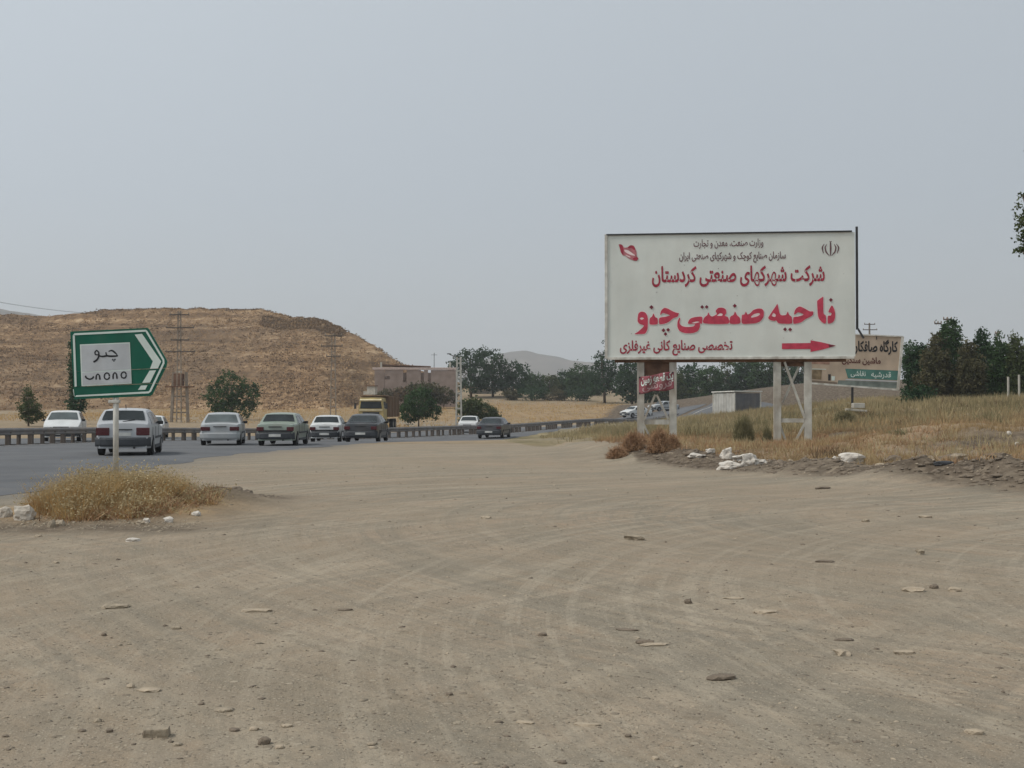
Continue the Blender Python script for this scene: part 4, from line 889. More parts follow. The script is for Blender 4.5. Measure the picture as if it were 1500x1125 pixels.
poly_print([[E1([(272, 285), (310, 290), (330, 318), (365, 318), (400, 295), (435, 300), (455, 335), (468, 370), (470, 410), (488, 440), (470, 465), (430, 460), (385, 440), (345, 410), (318, 405), (295, 370), (285, 320)])]], board_frame, M_pink, root, 'map_emblem', lift=.008)
poly_print([[E1([(275, 287), (308, 290), (326, 340), (322, 400), (305, 385), (290, 345)])]], board_frame, M_maroon2, root, 'map_emblem_stroke', lift=.0095)
for st_ in ([(372, 315), (405, 295), (440, 305), (455, 340), (435, 345), (415, 325), (385, 330)], [(432, 435), (470, 425), (487, 442), (470, 463), (435, 460)]): poly_print([[E1(st_)]], board_frame, M_maroon2, root, 'map_emblem_stroke', lift=.0095)
for st_ in ([(335, 345), (375, 350), (440, 395), (450, 410), (400, 400), (345, 370)], [(350, 400), (400, 420), (395, 430), (352, 408)]): poly_print([[E1(st_)]], board_frame, M_halo, root, 'map_emblem_light', lift=.0095)
# peeling marks on the face
sp_ = []
for i in range(26): u_, v_ = random.uniform(895, 1248), random.uniform(350, 515); sp_.append(disc((u_, v_), random.uniform(.25, .6), 6))
poly_print(sp_, board_frame, M_greyink, root, 'stains', lift=.0045, sm=False, step=.00002)
# trestles
def trestle(u0, u1, vb, kind):
    """a flat steel trestle under the board, between photo columns u0 and u1"""
    x0 = board_frame(u0, 560).x; x1 = board_frame(u1, 560).x
    pm = bb + right.normalized() * ((x0 + x1) / 2); zg = gz(pm.x, pm.y) - .25
    tr_ = MB().box((x0, .22, (ZB - .15 + zg) / 2), (.25, .20, ZB - .15 - zg)).build('post', M_steelpale, root, bevel=.012)
    MB().box((x1, .22, (ZB - .15 + zg) / 2), (.25, .20, ZB - .15 - zg)).build('post', M_steelpale, root, bevel=.012)
    return x0, x1, zg
def zof(v, u=1160): return board_frame(u, v).z
def brace(ua, va, ub_, vb_, w=.17, y=.2): 
    a = board_frame(ua, va); b_ = board_frame(ub_, vb_); a.y = b_.y = y; MB().bar(a, b_, .07, w, up=(0, 1, 0)).build('brace', M_steelpale, root)
x0, x1, zg = trestle(938.5, 986, 0, 0)
MB().box(((x0 + x1) / 2, .22, zof(618.5)), (x1 - x0 - .27, .12, .17)).build('crossbar', M_steelpale, root)
brace(960, 578, 943, 616); brace(962, 578, 979, 614); brace(943, 622, 953, 642)
MB().box(((x0 + x1) / 2, .26, zof(536)), (x1 - x0 - .22, .05, .62)).build('backing_plate', M_rust, root)
x0, x1, zg = trestle(1139.5, 1184.5, 0, 0)
MB().box(((x0 + x1) / 2, .22, zof(616)), (x1 - x0 - .27, .12, .14)).build('crossbar', M_steelpale, root)
brace(1150, 530, 1180, 613, .19); brace(1176, 528, 1148, 590, .06, .3); brace(1180, 620, 1162, 655, .13); brace(1143, 620, 1152, 645, .07, .3)
MB().box(((x0 + x1) / 2, .26, zof(531)), (x1 - x0 + .2, .05, .25)).build('backing_plate', M_rust, root)
# small red banner tied on the left trestle (a thing of its own)
ba = P(936.5, 574, 42.6)
ban = thing('small_banner', 'small faded red banner with white Persian writing tied on the left billboard trestle', 'banner', ba, yaw)
def ban_frame(u, v, lift=0):
    p = board_frame(u, v); w = Matrix.Rotation(yaw, 3, 'Z') @ p + Vector((bb.x, bb.y, 0)); l = Rinv @ (w - ba)
    l.y = -lift + .035 * math.sin((u - 935) * .28 + (v - 550) * .1) - .02 ; return l
V = []; nu_, nv_ = 24, 12
for j in range(nv_ + 1):
    for i in range(nu_ + 1):
        a = i / nu_; c = j / nv_; u = 936 + a * 51; vt = 552 + (-7) * a + 1.0 * math.sin(a * 6); vb_ = 577 - 7 * a + 1.2 * math.sin(a * 9 + 1)
        V.append(ban_frame(u, vt + (vb_ - vt) * c))
ii = np.arange((nu_ + 1) * (nv_ + 1)).reshape(nv_ + 1, nu_ + 1); Fs = np.stack([ii[:-1, :-1], ii[:-1, 1:], ii[1:, 1:], ii[1:, :-1]], -1).reshape(-1, 4)
M_ban = mat('banner_cloth', (0.25, 0.062, 0.085), var=.25, scale=5, dirt=.35, rough=.8)
bo = link('cloth', mesh_np('cloth', np.array([tuple(v) for v in V]), Fs, smooth=True), M_ban, ban); so = bo.modifiers.new('thick', 'SOLIDIFY'); so.thickness = .006
text_on('یک قطعه زمین', ban_frame, (939, 547.5, 986, 563), M_wprint, .03, ban, slant=-7, lift=.012)
text_on('فروشی', ban_frame, (941, 558, 984, 572), mat('faded_print', (.42, .30, .30)), .01, ban, slant=-6, lift=.012)
for (u, v) in ((937, 553), (937, 576), (985, 546)): MB().box(ban_frame(u, v) + Vector((0, .03, 0)), (.05, .1, .05)).build('tie', M_dark, ban)

# ---------------------------------------------------------------- tilted workshop sign
d2 = 60.0; k2 = d2 / F
sb = P(1249, 601, d2); sb.z = gz(sb.x, sb.y) - .1
ws = thing('workshop_sign', 'tilted beige sheet sign with black Persian lettering and a green strip, right behind the billboard', 'sign', sb)
def s_frame(u, v, lift=0.0): p = P(u, v, d2) - sb; p.y = -lift; return p
TL, TR, BR, BL = (1186, 487), (1322, 493), (1315, 571), (1184, 561)
def quad_prism(pts, y0, y1, m, name, frame=s_frame, parent=None):
    q = [frame(*p) for p in pts]; return MB().prism([(p.x, p.z) for p in q], y0, y1).build(name, m, parent)
quad_prism([TL, TR, BR, BL], 0.0, .04, mat('beige_sheet', (0.47, 0.37, 0.28), dirt=.35, scale=1.2, rough=.6), 'face_panel', parent=ws)
def edge_bar(a, b_, m=M_whitep, w=.07, name='frame'): p, q = s_frame(*a), s_frame(*b_); MB().bar(p, q, w * 1.4, w, up=(0, 0, 1)).build(name, m, ws)
edge_bar(TL, TR, w=.06); edge_bar(TR, BR, w=.09); edge_bar((BR[0] + .5, BR[1]), (BL[0], BL[1]), w=.08); edge_bar(BL, TL)
quad_prism([(1238, 540), (1317.3, 543), (1316, 557), (1242, 554)], -.008, -.002, mat('sea_green_print', (0.075, 0.19, 0.16), var=.2, rough=.6), 'green_strip', parent=ws)
quad_prism([(1228, 557), (1315.5, 560), (1314.6, 569), (1226, 564)], -.008, -.002, mat('grey_green_print', (0.17, 0.20, 0.18), var=.3, scale=3), 'grey_strip', parent=ws)
quad_prism([(1240, 555), (1316, 558), (1315.8, 559.5), (1238, 556.8)], -.011, -.009, M_gprint, 'pale_line', parent=ws)
quad_prism([(1190, 541), (1204, 541.5), (1203, 556), (1189, 555)], -.008, -.002, mat('brown_print', (0.20, 0.15, 0.09), var=.4, scale=4), 'picture_print', parent=ws)
quad_prism([(1188.5, 540), (1210, 540.5), (1210, 541.4), (1188.5, 541)], -.014, -.009, M_wprint, 'picture_line', parent=ws)
quad_prism([(1189, 557), (1226, 560), (1226, 563.5), (1189, 561)], -.008, -.002, M_stoned, 'dark_strip', parent=ws)
quad_prism([(1213, 548), (1217, 548.2), (1216.5, 557.5), (1213, 557.5)], -.008, -.002, M_dark, 'figure_print', parent=ws)
quad_prism([(1218, 551), (1223, 551.2), (1222.5, 557.5), (1218.2, 557.5)], -.009, -.003, M_wprint, 'figure_print', parent=ws)
quad_prism([(1188, 520), (1216, 521), (1215, 534), (1188, 533)], -.006, -.002, mat('reddish_print', (0.33, 0.20, 0.15), var=.3, scale=4), 'reddish_print', parent=ws)
text_on('کارگاه صافکاری', s_frame, (1243, 497, 1315, 520), M_black, .034, ws, slant=1, lift=.012)
text_on('ماشین سنگین', s_frame, (1233, 521, 1290, 535), mat('brown_ink', (0.10, 0.03, 0.025)), .03, ws, slant=1.5, lift=.012)
text_on('نقاشی', s_frame, (1246, 543, 1268, 553), M_wprint, .015, ws, slant=1, lift=.016)
text_on('قدرشیه', s_frame, (1276, 544.5, 1305, 555), M_wprint, .015, ws, slant=1, lift=.016)
MB().tube([s_frame(1249, 606) + Vector((0, .08, 0)), s_frame(1249.5, 520) + Vector((0, .08, 0))], .06, 10).build('post', M_dark, ws)
MB().bar(s_frame(1190, 525) + Vector((0, .06, 0)), s_frame(1316, 531) + Vector((0, .06, 0)), .05).build('back_rail', M_rust, ws)
edge_bar((1284, 493.0), (1284, 497.5), M_dark, .03, 'broken_clip')
o = MB().box((0, 0, .12), (.55, .4, .25)).build('concrete_block', M_concp, None, bevel=.03, loc=P(1257, 598, 58.5)); tag(o, 'pale concrete block lying at the foot of the workshop sign post', 'block')
o = MB().box((0, 0, .0), (.9, .5, .1), rot=Matrix.Rotation(.08, 3, 'Y')).build('concrete_slab', M_concp, None, bevel=.02, loc=P(1254, 601, 57.5)); tag(o, 'thin pale slab in the grass just under the sign post block', 'slab')

# ---------------------------------------------------------------- green direction sign
d3 = 19.0; gb = P(169.5, 715, d3); gb.z = gz(gb.x, gb.y) - .1
gs = thing('direction_sign', 'green arrow shaped road sign with white chevron on a white post in the weeds', 'road sign', gb)
def g_frame(x, y, lift=0.0): p = P(80 + x / 8.333, 470 + y / 8.333, d3) - gb; p.y = -lift; return p
outl = [(190, 130), (1130, 86), (1150, 100), (1355, 455), (1374, 495), (1362, 560), (1190, 900), (1165, 918), (238, 958)]
def clip_band(poly, y_at, keep_above):
    out = []
    for i in range(len(poly)):
        a, b_ = poly[i], poly[(i + 1) % len(poly)]
        fa = a[1] - y_at(a[0]); fb = b_[1] - y_at(b_[0])
        if keep_above: fa, fb = -fa, -fb
        if fa >= 0: out.append(a)
        if (fa >= 0) != (fb >= 0): t_ = fa / (fa - fb); out.append((a[0] + (b_[0] - a[0]) * t_, a[1] + (b_[1] - a[1]) * t_))
    return out
s1 = lambda x: 622 - (x - 240) * .040; s2 = lambda x: 803 - (x - 240) * .040
top = clip_band(outl, lambda x: s1(x) - 2, True); mid_ = clip_band(clip_band(outl, lambda x: s1(x) + 2, False), lambda x: s2(x) - 2, True); bot = clip_band(outl, lambda x: s2(x) + 2, False)
for i, pb in enumerate((top, mid_, bot)):
    q = [g_frame(*p) for p in pb]; MB().prism([(p.x, p.z) for p in q], -.0 + i * .004, .022 + i * .004).build('panel', M_green, gs)
border = [(225, 175), (245, 152), (1115, 108), (1135, 125), (1340, 470), (1343, 520), (1180, 862), (1150, 885), (250, 928)]
def inset_ring(outer, w):
    return [outer, [expand(outer, -w)[i] for i in range(len(outer))]]
def split_ring(outer, w, lift):
    inner = expand(outer, -w); vs = [g_frame(*p, lift) for p in outer] + [g_frame(*p, lift) for p in inner]; n = len(outer); me = bpy.data.meshes.new('border_line')
    fs = [[i, (i + 1) % n, (i + 1) % n + n, i + n] for i in range(n) if i != n - 1]
    l = n - 1; me.from_pydata([tuple(v) for v in vs], [], fs); me.update(); return me
link('border_line', split_ring(border, 24, .006), M_wprint, gs)
poly_print([[[(222, 178), (248, 178), (272, 800), (246, 804)]], [[(226, 835), (236, 835), (244, 925), (240, 925)]]], g_frame, M_wprint, gs, 'left_line', lift=.0065, sm=False)
chv = [(978, 168), (1068, 158), (1302, 495), (1262, 580), (1165, 585), (1200, 495)]
poly_print([[chv], [[(1160, 608), (1240, 602), (1165, 752), (1070, 758)]], [[(1055, 790), (1135, 786), (1108, 840), (1018, 842)]]], g_frame, M_wprint, gs, 'chevron', lift=.006, sm=False)
poly_print([[[(310, 288), (920, 262), (942, 765), (330, 798)]]], g_frame, M_wprint, gs, 'plate_edge', lift=.005, sm=False)
poly_print([[[(326, 300), (908, 276), (925, 590), (338, 622)]], [[(339, 634), (926, 606), (931, 752), (344, 782)]]], g_frame, M_gprint, gs, 'name_plate', lift=.007, sm=False)
chn = [ribbon([(662, 372), (700, 362), (735, 385), (768, 425), (700, 432), (640, 425), (628, 385)], [12, 20, 22, 24, 24, 22, 14], None, 0), ribbon([(645, 425), (590, 435), (545, 425), (540, 385), (515, 362), (495, 382), (500, 410), (530, 415)], [22, 22, 20, 18, 20, 18, 18, 14], None, 0), ribbon([(542, 400), (538, 445), (515, 480), (478, 503)], [18, 22, 24, 20], None, 0),
       ]
poly_print(chn, g_frame, M_black, gs, 'name_lettering', lift=.0085, step=.0004)
poly_print([disc((712, 474), 11), disc((738, 472), 11), disc((726, 490), 9)], g_frame, M_bump, gs, 'name_dots', lift=.0085)
lat = [ribbon([(378, 672), (392, 698), (430, 712), (462, 702), (480, 680)], 20, None, 0), ribbon([(508, 715), (512, 670), (530, 650), (548, 668), (556, 715)], 18, None, 0),
       ribbon([(672, 680), (664, 648), (640, 636), (616, 650), (608, 680), (618, 706), (642, 714), (664, 704), (672, 678)], 17, None, 0), ribbon([(716, 706), (718, 655), (738, 634), (758, 652), (764, 704)], 18, None, 0),
       ribbon([(876, 660), (868, 634), (846, 624), (822, 638), (814, 664), (824, 690), (848, 698), (870, 688), (877, 658)], 17, None, 0)]
poly_print(lat, g_frame, M_black, gs, 'latin_lettering', lift=.0085, step=.0004)
px = (168.5 - 750) / F * d3 - gb.x
MB().tube([(px - .0, .065, 0), (px - .01, .065, (g_frame(700, 300).z))], .043, 12).build('post', M_whitep, gs, smooth=True)
MB().box((px - .025, .05, g_frame(700, 985).z), (.17, .08, .05)).build('clamp', M_whitep, gs, bevel=.01)
MB().box((px, .05, g_frame(700, 300).z), (.8, .05, .05)).build('back_rail', M_galv, gs)

# ---------------------------------------------------------------- vehicles
def interp(tab, y): return float(np.interp(y, [q[0] for q in tab], [q[1] for q in tab]))
def make_car(label, loc, rz, paint, L=4.3, W=1.70, top=None, kind='sedan', lower=None, facing='away', glass=M_glass, plate=True, mirror=True, bumper_col=None, gh=1.42, wide_lamps=False, band=False):
    root = thing('car', label, 'car', loc, rz, 'cars on the highway'); hl = L / 2; w2 = W / 2; s = gh / 1.42
    if kind == 'sedan': tab = [(-hl, .80), (-hl + .03, .92), (-hl + .12, .97), (-hl + .70, .985), (-hl + .80, 1.0), (-hl + 1.32, 1.33), (-hl + 1.5, 1.385), (-hl + 2.0, 1.42), (-hl + 2.5, 1.405), (-hl + 2.75, 1.35), (-hl + 3.35, .98), (-hl + 3.5, .94), (hl - .25, .80), (hl - .06, .70), (hl, .58)]
    elif kind == 'boxy': tab = [(-hl, .82), (-hl + .03, .93), (-hl + .1, .95), (-hl + .75, .97), (-hl + .82, .985), (-hl + 1.15, 1.34), (-hl + 1.3, 1.39), (-hl + 2.0, 1.415), (-hl + 2.45, 1.39), (-hl + 2.6, 1.35), (-hl + 3.1, .98), (-hl + 3.25, .95), (hl - .15, .88), (hl - .04, .80), (hl, .62)]
    else: tab = [(-hl, .82), (-hl + .03, .97), (-hl + .10, 1.02), (-hl + .42, 1.36), (-hl + .6, 1.405), (-hl + 1.4, 1.43), (-hl + 1.9, 1.40), (-hl + 2.2, 1.33), (-hl + 2.85, .98), (-hl + 3.0, .94), (hl - .25, .80), (hl - .06, .70), (hl, .58)]
    tab = [(a, b_ * s) for a, b_ in tab]; belt = .93 * s
    wr = .30; wy = (-hl + .85, hl - .78)
    def zb(y):
        z = .24
        for c in wy:
            dd = abs(y - c)
            if dd < wr + .07: z = max(z, math.sqrt((wr + .07) ** 2 - dd ** 2) + .27)
        return z
    def wid(y, z):
        e = min(y + hl, hl - y); k = w2 * (1 - .10 * math.exp(-e / .10) - .05 * math.exp(-e / .5))
        if z > belt: k *= 1 - .26 * ((z - belt) / (1.42 * s - belt)) ** 1.15
        elif z < .55: k *= 1 - .04 * (.55 - z) / .3
        return k
    st = sorted(set([-hl, hl] + list(np.linspace(-hl, hl, 46)) + [q[0] for q in tab] + [c + q for c in wy for q in (-.37, -.36, .36, .37, -.3, .3)]))
    NV = 9; V = []; Fq = []
    for y in st:
        zt = interp(tab, y); z0 = zb(y); row = [(0, y, z0), (wid(y, z0) - .16, y, z0), (wid(y, z0) - .01, y, z0)]
        for j in range(NV): z = z0 + .01 + (zt - .05 - z0) * (j + .5) / NV; row.append((wid(y, z), y, z))
        row += [(wid(y, zt - .03) - .02, y, zt - .022), (wid(y, zt) * .82, y, zt + .0), (wid(y, zt) * .4, y, zt + .018), (0, y, zt + .022)]
        full = [(-x, yy, z) for x, yy, z in row[::-1]][:-1] + row; V += full
    nr = len(V) // len(st)
    for i in range(len(st) - 1):
        for j in range(nr): Fq.append([i * nr + j, i * nr + (j + 1) % nr, (i + 1) * nr + (j + 1) % nr, (i + 1) * nr + j])
    Fq.append(list(range(nr))); Fq.append(list(range((len(st) - 1) * nr, len(st) * nr))[::-1])
    mb = MB().add(V, Fq); mb.build('body', paint, root, smooth=False)
    me = root.children[0].data
    for p in me.polygons: p.use_smooth = len(p.vertices) == 4
    me.set_sharp_from_angle(angle=R(32)) if hasattr(me, 'set_sharp_from_angle') else None
    # windows follow the body surface, a few mm proud
    def side_patch(y0, y1, z0f, z1f, sx, name='side_window'):
        V = []; n_ = 8; m_ = 4
        for i in range(n_ + 1):
            y = y0 + (y1 - y0) * i / n_; a, c = z0f(y), z1f(y)
            for j in range(m_ + 1): z = a + max(c - a, .004) * j / m_; V.append((sx * (wid(y, z) + .008), y, z))
        fs = [[i * (m_ + 1) + j, (i + 1) * (m_ + 1) + j, (i + 1) * (m_ + 1) + j + 1, i * (m_ + 1) + j + 1] for i in range(n_) for j in range(m_)]
        return MB().add(V, fs).build(name, glass, root)
    yr0 = [q[0] for q in tab if q[1] > belt + .1][0]; yf0 = [q[0] for q in tab if q[1] > belt + .1][-1]
    midp = (yr0 + yf0) / 2 + .05
    for sx in (-1, 1):
        side_patch(yr0 + .02, midp - .05, lambda y: belt + .035, lambda y: interp(tab, y) - .09, sx); side_patch(midp + .05, yf0 + .25, lambda y: belt + .035, lambda y: interp(tab, y) - .09, sx)
    def top_patch(ya, yb, k0, name):
        V = []; n_ = 6
        for i in range(n_ + 1):
            y = ya + (yb - ya) * i / n_; z = interp(tab, y)
            for q in (-1, -.5, 0, .5, 1): x = q * wid(y, z) * k0; V.append((x, y + (-.012 if ya < 0 else .012), z + .016 + (.012 if abs(q) < .9 else 0)))
        fs = [[i * 5 + j, (i + 1) * 5 + j, (i + 1) * 5 + j + 1, i * 5 + j + 1] for i in range(n_) for j in range(4)]
        return MB().add(V, fs).build(name, glass, root)
    r0 = [q for q in tab if q[1] >= .985 * s][0][0]; r1 = [q for q in tab if q[1] >= 1.32 * s][0][0]
    f0 = [q for q in tab if q[1] >= 1.32 * s][-1][0]; f1 = [q for q in tab if q[1] >= .97 * s][-1][0]
    top_patch(r0 + .05, r1 - .01, .86, 'rear_window'); top_patch(f0 + .04, f1 - .04, .86, 'windscreen')
    # bumpers
    bc = bumper_col or M_bump
    for sy in (-1, 1):
        prof = []; n_ = 10
        mb = MB(); pts = []
        for i in range(n_ + 1):
            a = -1 + 2 * i / n_; x = a * w2 * .985; y = sy * (hl + .07 - .16 * abs(a) ** 4); pts.append((x, y))
        Vb = []
        for (x, y) in pts: Vb += [(x, y, .30), (x, y + sy * .03, .36), (x, y + sy * .03, .52), (x, y, .58), (x * .97, y - sy * .14, .58), (x * .97, y - sy * .14, .30)]
        fs = [[i * 6 + j, i * 6 + (j + 1) % 6, (i + 1) * 6 + (j + 1) % 6, (i + 1) * 6 + j] for i in range(n_) for j in range(6)] + [[0, 1, 2, 3, 4, 5], [n_ * 6 + q for q in range(5, -1, -1)]]
        mb.add(Vb, fs).build('bumper', bc, root)
    # lamps, plate, grille
    for sx in (-1, 1):
        lw = .40 if wide_lamps else .30; lh = .17 if kind != 'hatch' else .24
        MB().box((sx * (w2 * .94 - lw / 2), -hl - .005, .74 * s), (lw, .05, lh)).build('tail_light', M_tail, root, bevel=.02)
        MB().box((sx * (w2 * .92 - .2), hl - .01, .64 * s), (.36, .06, .14)).build('headlight', M_head, root, bevel=.02)
    MB().box((0, hl + .005, .64 * s), (.75, .04, .12)).build('grille', M_dark, root, bevel=.01)
    if plate: MB().box((0, -hl - .012 if kind == 'hatch' else -hl - .105, .66 * s if kind == 'hatch' else .46), (.50, .02, .11)).build('number_plate', M_plate, root)
    MB().box((0, hl + .11, .43), (.5, .02, .11)).build('number_plate', M_plate, root)
    MB().box((0, -hl - .01, .80 * s if kind == 'hatch' else .83 * s), (.55, .03, .035)).build('trunk_trim', M_dark, root)
    if kind == 'hatch':
        MB().tube([(0, -hl + .75, 1.44 * s), (0, -hl + .68, 1.56 * s)], .012, 6).build('antenna', M_dark, root)
        MB().bar((-.02, -hl + .1, 1.04 * s), (.35, -hl + .14, 1.10 * s), .02).build('wiper', M_dark, root)
    if band: MB().box((0, -hl - .004, .64), (W * .88, .03, .09)).build('trim_band', M_dark, root)
    if mirror:
        for sx in (-1, 1):
            o = MB().box((sx * (w2 + .06), yf0 + .12, belt + .06), (.17, .10, .12)).build('side_mirror', paint if False else M_dark, root, bevel=.03)
    for sx in (-1, 1):
        for c in wy:
            wh = MB().tube([(sx * (w2 - .20), c, .295), (sx * (w2 - .18), c, .295), (sx * (w2 - .03), c, .295), (sx * (w2 - .01), c, .295)], [.26, .295, .295, .26], 22).build('wheel', M_tyre, root, smooth=False)
            MB().cyl((sx * (w2 - .012), c, .295), (1, 0, 0), .175, .03, 16).build('rim', M_rim, wh)
    for sx in (-1, 1):
        MB().box((sx * (w2 + .004), (wy[0] + wy[1]) / 2, .56), (.03, wy[1] - wy[0] - .85, .07)).build('side_moulding', M_bump, root)
        MB().box((sx * (w2 - .03), (wy[0] + wy[1]) / 2, .27), (.06, wy[1] - wy[0] - .80, .10)).build('side_skirt', M_bump, root)
        for yd in (midp, yf0 - .05, yr0 + .05): MB().box((sx * (w2 + .001), yd, .72), (.012, .014, .36)).build('door_seam', M_dark, root)
    MB().box((0, 0, .33), (W - .5, L - .9, .16)).build('underbody', M_dark, root)
    MB().box((w2 * .4, -hl + .1, .26), (.06, .3, .06)).build('exhaust', M_dark, root)
    return root
PS = dict(rough=.28, spec=.5, var=.05, scale=1)
silver = mat('silver_paint', (0.43, 0.45, 0.47), dirt=.15, **PS); silver2 = mat('light_silver_paint', (0.38, 0.40, 0.41), dirt=.2, **PS); pgreen = mat('pale_green_paint', (0.24, 0.29, 0.245), dirt=.25, **PS)
wpaint = mat('white_car_paint', (0.62, 0.63, 0.62), dirt=.15, **PS); bpaint = mat('black_car_paint', (0.030, 0.034, 0.040), dirt=.12, **PS); dpaint = mat('charcoal_paint', (0.036, 0.040, 0.050), dirt=.15, **PS)
def on_road(u, v, d): 
    p = P(u, v, d); z = float(tz(np.array([p.x]), np.array([p.y]), detail=False)[0]) + .035; return Vector((p.x, p.y, z))
def carpos(uc, d, L, yaw):   # uc: photo column of the rear centre
    p = on_road(uc, 640, d); c = p + Vector((-math.sin(yaw), math.cos(yaw), 0)) * (L / 2)
    c.z = float(tz(np.array([c.x]), np.array([c.y]), detail=False)[0]) + .035; return c
ya = R(10.5); make_car('silver hatchback nearest the camera, behind the post of the green sign', carpos(180, 38.3, 4.1, ya), ya, silver, L=4.1, W=1.70, kind='hatch', gh=1.46, wide_lamps=True)
ya = R(9.0); make_car('light silver saloon driving away, second car from the left on the near lanes', carpos(322, 53.0, 4.4, ya), ya, silver2, L=4.4, W=1.72, kind='sedan', gh=1.42, wide_lamps=True, plate=False, glass=M_glassl, bumper_col=silver2)
ya = R(1.0); make_car('pale green saloon driving away between the silver and white saloons', carpos(403, 51.8, 4.4, ya), ya, pgreen, L=4.4, W=1.66, kind='boxy', gh=1.40, band=True)
ya = R(2.0); make_car('white saloon driving away, left of the black saloon', carpos(475, 64.5, 4.3, ya), ya, wpaint, L=4.2, W=1.62, kind='boxy', gh=1.42, band=True)
ya = R(-2.0); make_car('black saloon driving away beside the white saloon, below the yellow truck', carpos(528, 61.5, 4.4, ya), ya, bpaint, L=4.4, W=1.74, kind='sedan', gh=1.42)
ya = R(-9.0); make_car('charcoal saloon farthest down the near lanes, at the curve', carpos(716, 83.0, 4.4, ya), ya, dpaint, L=4.4, W=1.74, kind='sedan', gh=1.42)
# oncoming cars on the far carriageway
def oncoming(uc, d, yaw, label, paint, **kw):
    p = on_road(uc, 630, d); L_ = kw.get('L', 4.3); return make_car(label, p, yaw + math.pi, paint, **kw)
oncoming(96, 64, R(14), 'white saloon coming toward the camera behind the guardrail at far left', wpaint, kind='sedan', gh=1.56, glass=M_glassl, W=1.78)
oncoming(223, 78, R(10), 'white car mostly hidden behind the nearest silver hatchback', wpaint, kind='boxy', gh=1.42, glass=M_glassl)
oncoming(688, 111, R(-4), 'white oncoming car behind the guardrail beside the charcoal saloon', wpaint, kind='boxy', gh=1.46)
oncoming(932, 158, R(-52), 'white car far down the road left of the billboard trestle', wpaint, kind='sedan', gh=1.46)
oncoming(972, 168, R(-58), 'pale car far down the road seen through the left billboard trestle', silver2, kind='boxy', gh=1.42)
# truck
ypaint = mat('yellow_truck_paint', (0.44, 0.34, 0.14), dirt=.55, rough=.45, scale=2); ycream = mat('cream_truck_paint', (0.66, 0.58, 0.38), dirt=.3, rough=.45)
p = on_road(549, 628, 112); tk = thing('truck', 'dusty yellow tipper truck coming toward the camera behind the guardrail', 'truck', p, R(176))
# local: front at +y
MB().prism([(-1.12, .75), (1.12, .75), (1.14, 1.9), (1.0, 2.95), (-1.0, 2.95), (-1.14, 1.9)], 0.0, 1.9).build('cab', ypaint, tk, bevel=.07)
MB().add([(-.98, 1.925, 1.98), (.98, 1.925, 1.98), (.90, 1.905, 2.62), (-.90, 1.905, 2.62), (-.98, 1.9, 1.98), (.98, 1.9, 1.98), (.90, 1.88, 2.62), (-.90, 1.88, 2.62)], [[0, 1, 2, 3], [7, 6, 5, 4], [0, 4, 5, 1], [2, 6, 7, 3], [1, 5, 6, 2], [0, 3, 7, 4]]).build('windscreen', M_glass, tk)
MB().box((0, 2.02, 2.74), (1.95, .3, .1), rot=Matrix.Rotation(-.3, 3, 'X')).build('sun_visor', ycream, tk)
MB().box((0, 1.94, 1.85), (2.1, .06, .12)).build('cream_band', ycream, tk)
MB().box((0, 1.93, 1.45), (1.5, .06, .45)).build('grille', M_dark, tk, bevel=.02)
MB().box((0, 2.02, .85), (2.3, .25, .38)).build('bumper', ycream, tk, bevel=.04)
for s in (-1, 1):
    MB().box((s * .85, 2.14, .92), (.3, .06, .18)).build('headlight', M_head, tk, bevel=.02)
    mb = MB().bar((s * 1.1, 1.8, 2.5), (s * 1.38, 2.0, 2.45), .04); mb.box((s * 1.4, 2.0, 2.2), (.2, .06, .5)); mb.build('side_mirror', M_dark, tk)
    MB().add([(s * 1.146, .5, 2.0), (s * 1.146, 1.5, 2.0), (s * 1.06, 1.45, 2.6), (s * 1.06, .5, 2.6)], [[0, 1, 2, 3]]).build('side_window', M_glass, tk)
    for y in (1.0, -3.2, -4.5):
        w_ = MB().cyl((s * 1.0, y, .52), (1, 0, 0), .52, .3, 20).build('wheel', M_tyre, tk); MB().cyl((s * 1.16, y, .52), (1, 0, 0), .25, .04, 14).build('rim', M_rim, w_)
MB().box((0, -2.2, .85), (.9, 7.0, .3)).build('chassis', M_dark, tk)
tip = MB(); tip.box((0, -3.0, 2.15), (2.5, 5.6, 1.9)); tip.box((0, .35, 3.12), (2.4, 1.3, .1))
M_tip = mat('tipper_steel', (0.17, 0.105, 0.06), dirt=.4, rough=.7, scale=2); tp = tip.build('tipper_body', M_tip, tk, bevel=.03)
for i in range(7):
    for s in (-1, 1): MB().box((s * 1.28, -.4 - i * .87, 2.15), (.08, .12, 1.9)).build('rib', M_tip, tp)

# ---------------------------------------------------------------- ground cover
def scatter(n, fx, keep=None):
    pts = fx(n); x, y = pts[:, 0], pts[:, 1]
    if keep is not None: k = keep(x, y); x, y = x[k], y[k]
    return np.stack([x, y, tz(x, y)], 1)
def box_s(x0, x1, y0, y1): return lambda n: np.stack([rng.uniform(x0, x1, n), rng.uniform(y0, y1, n)], 1)
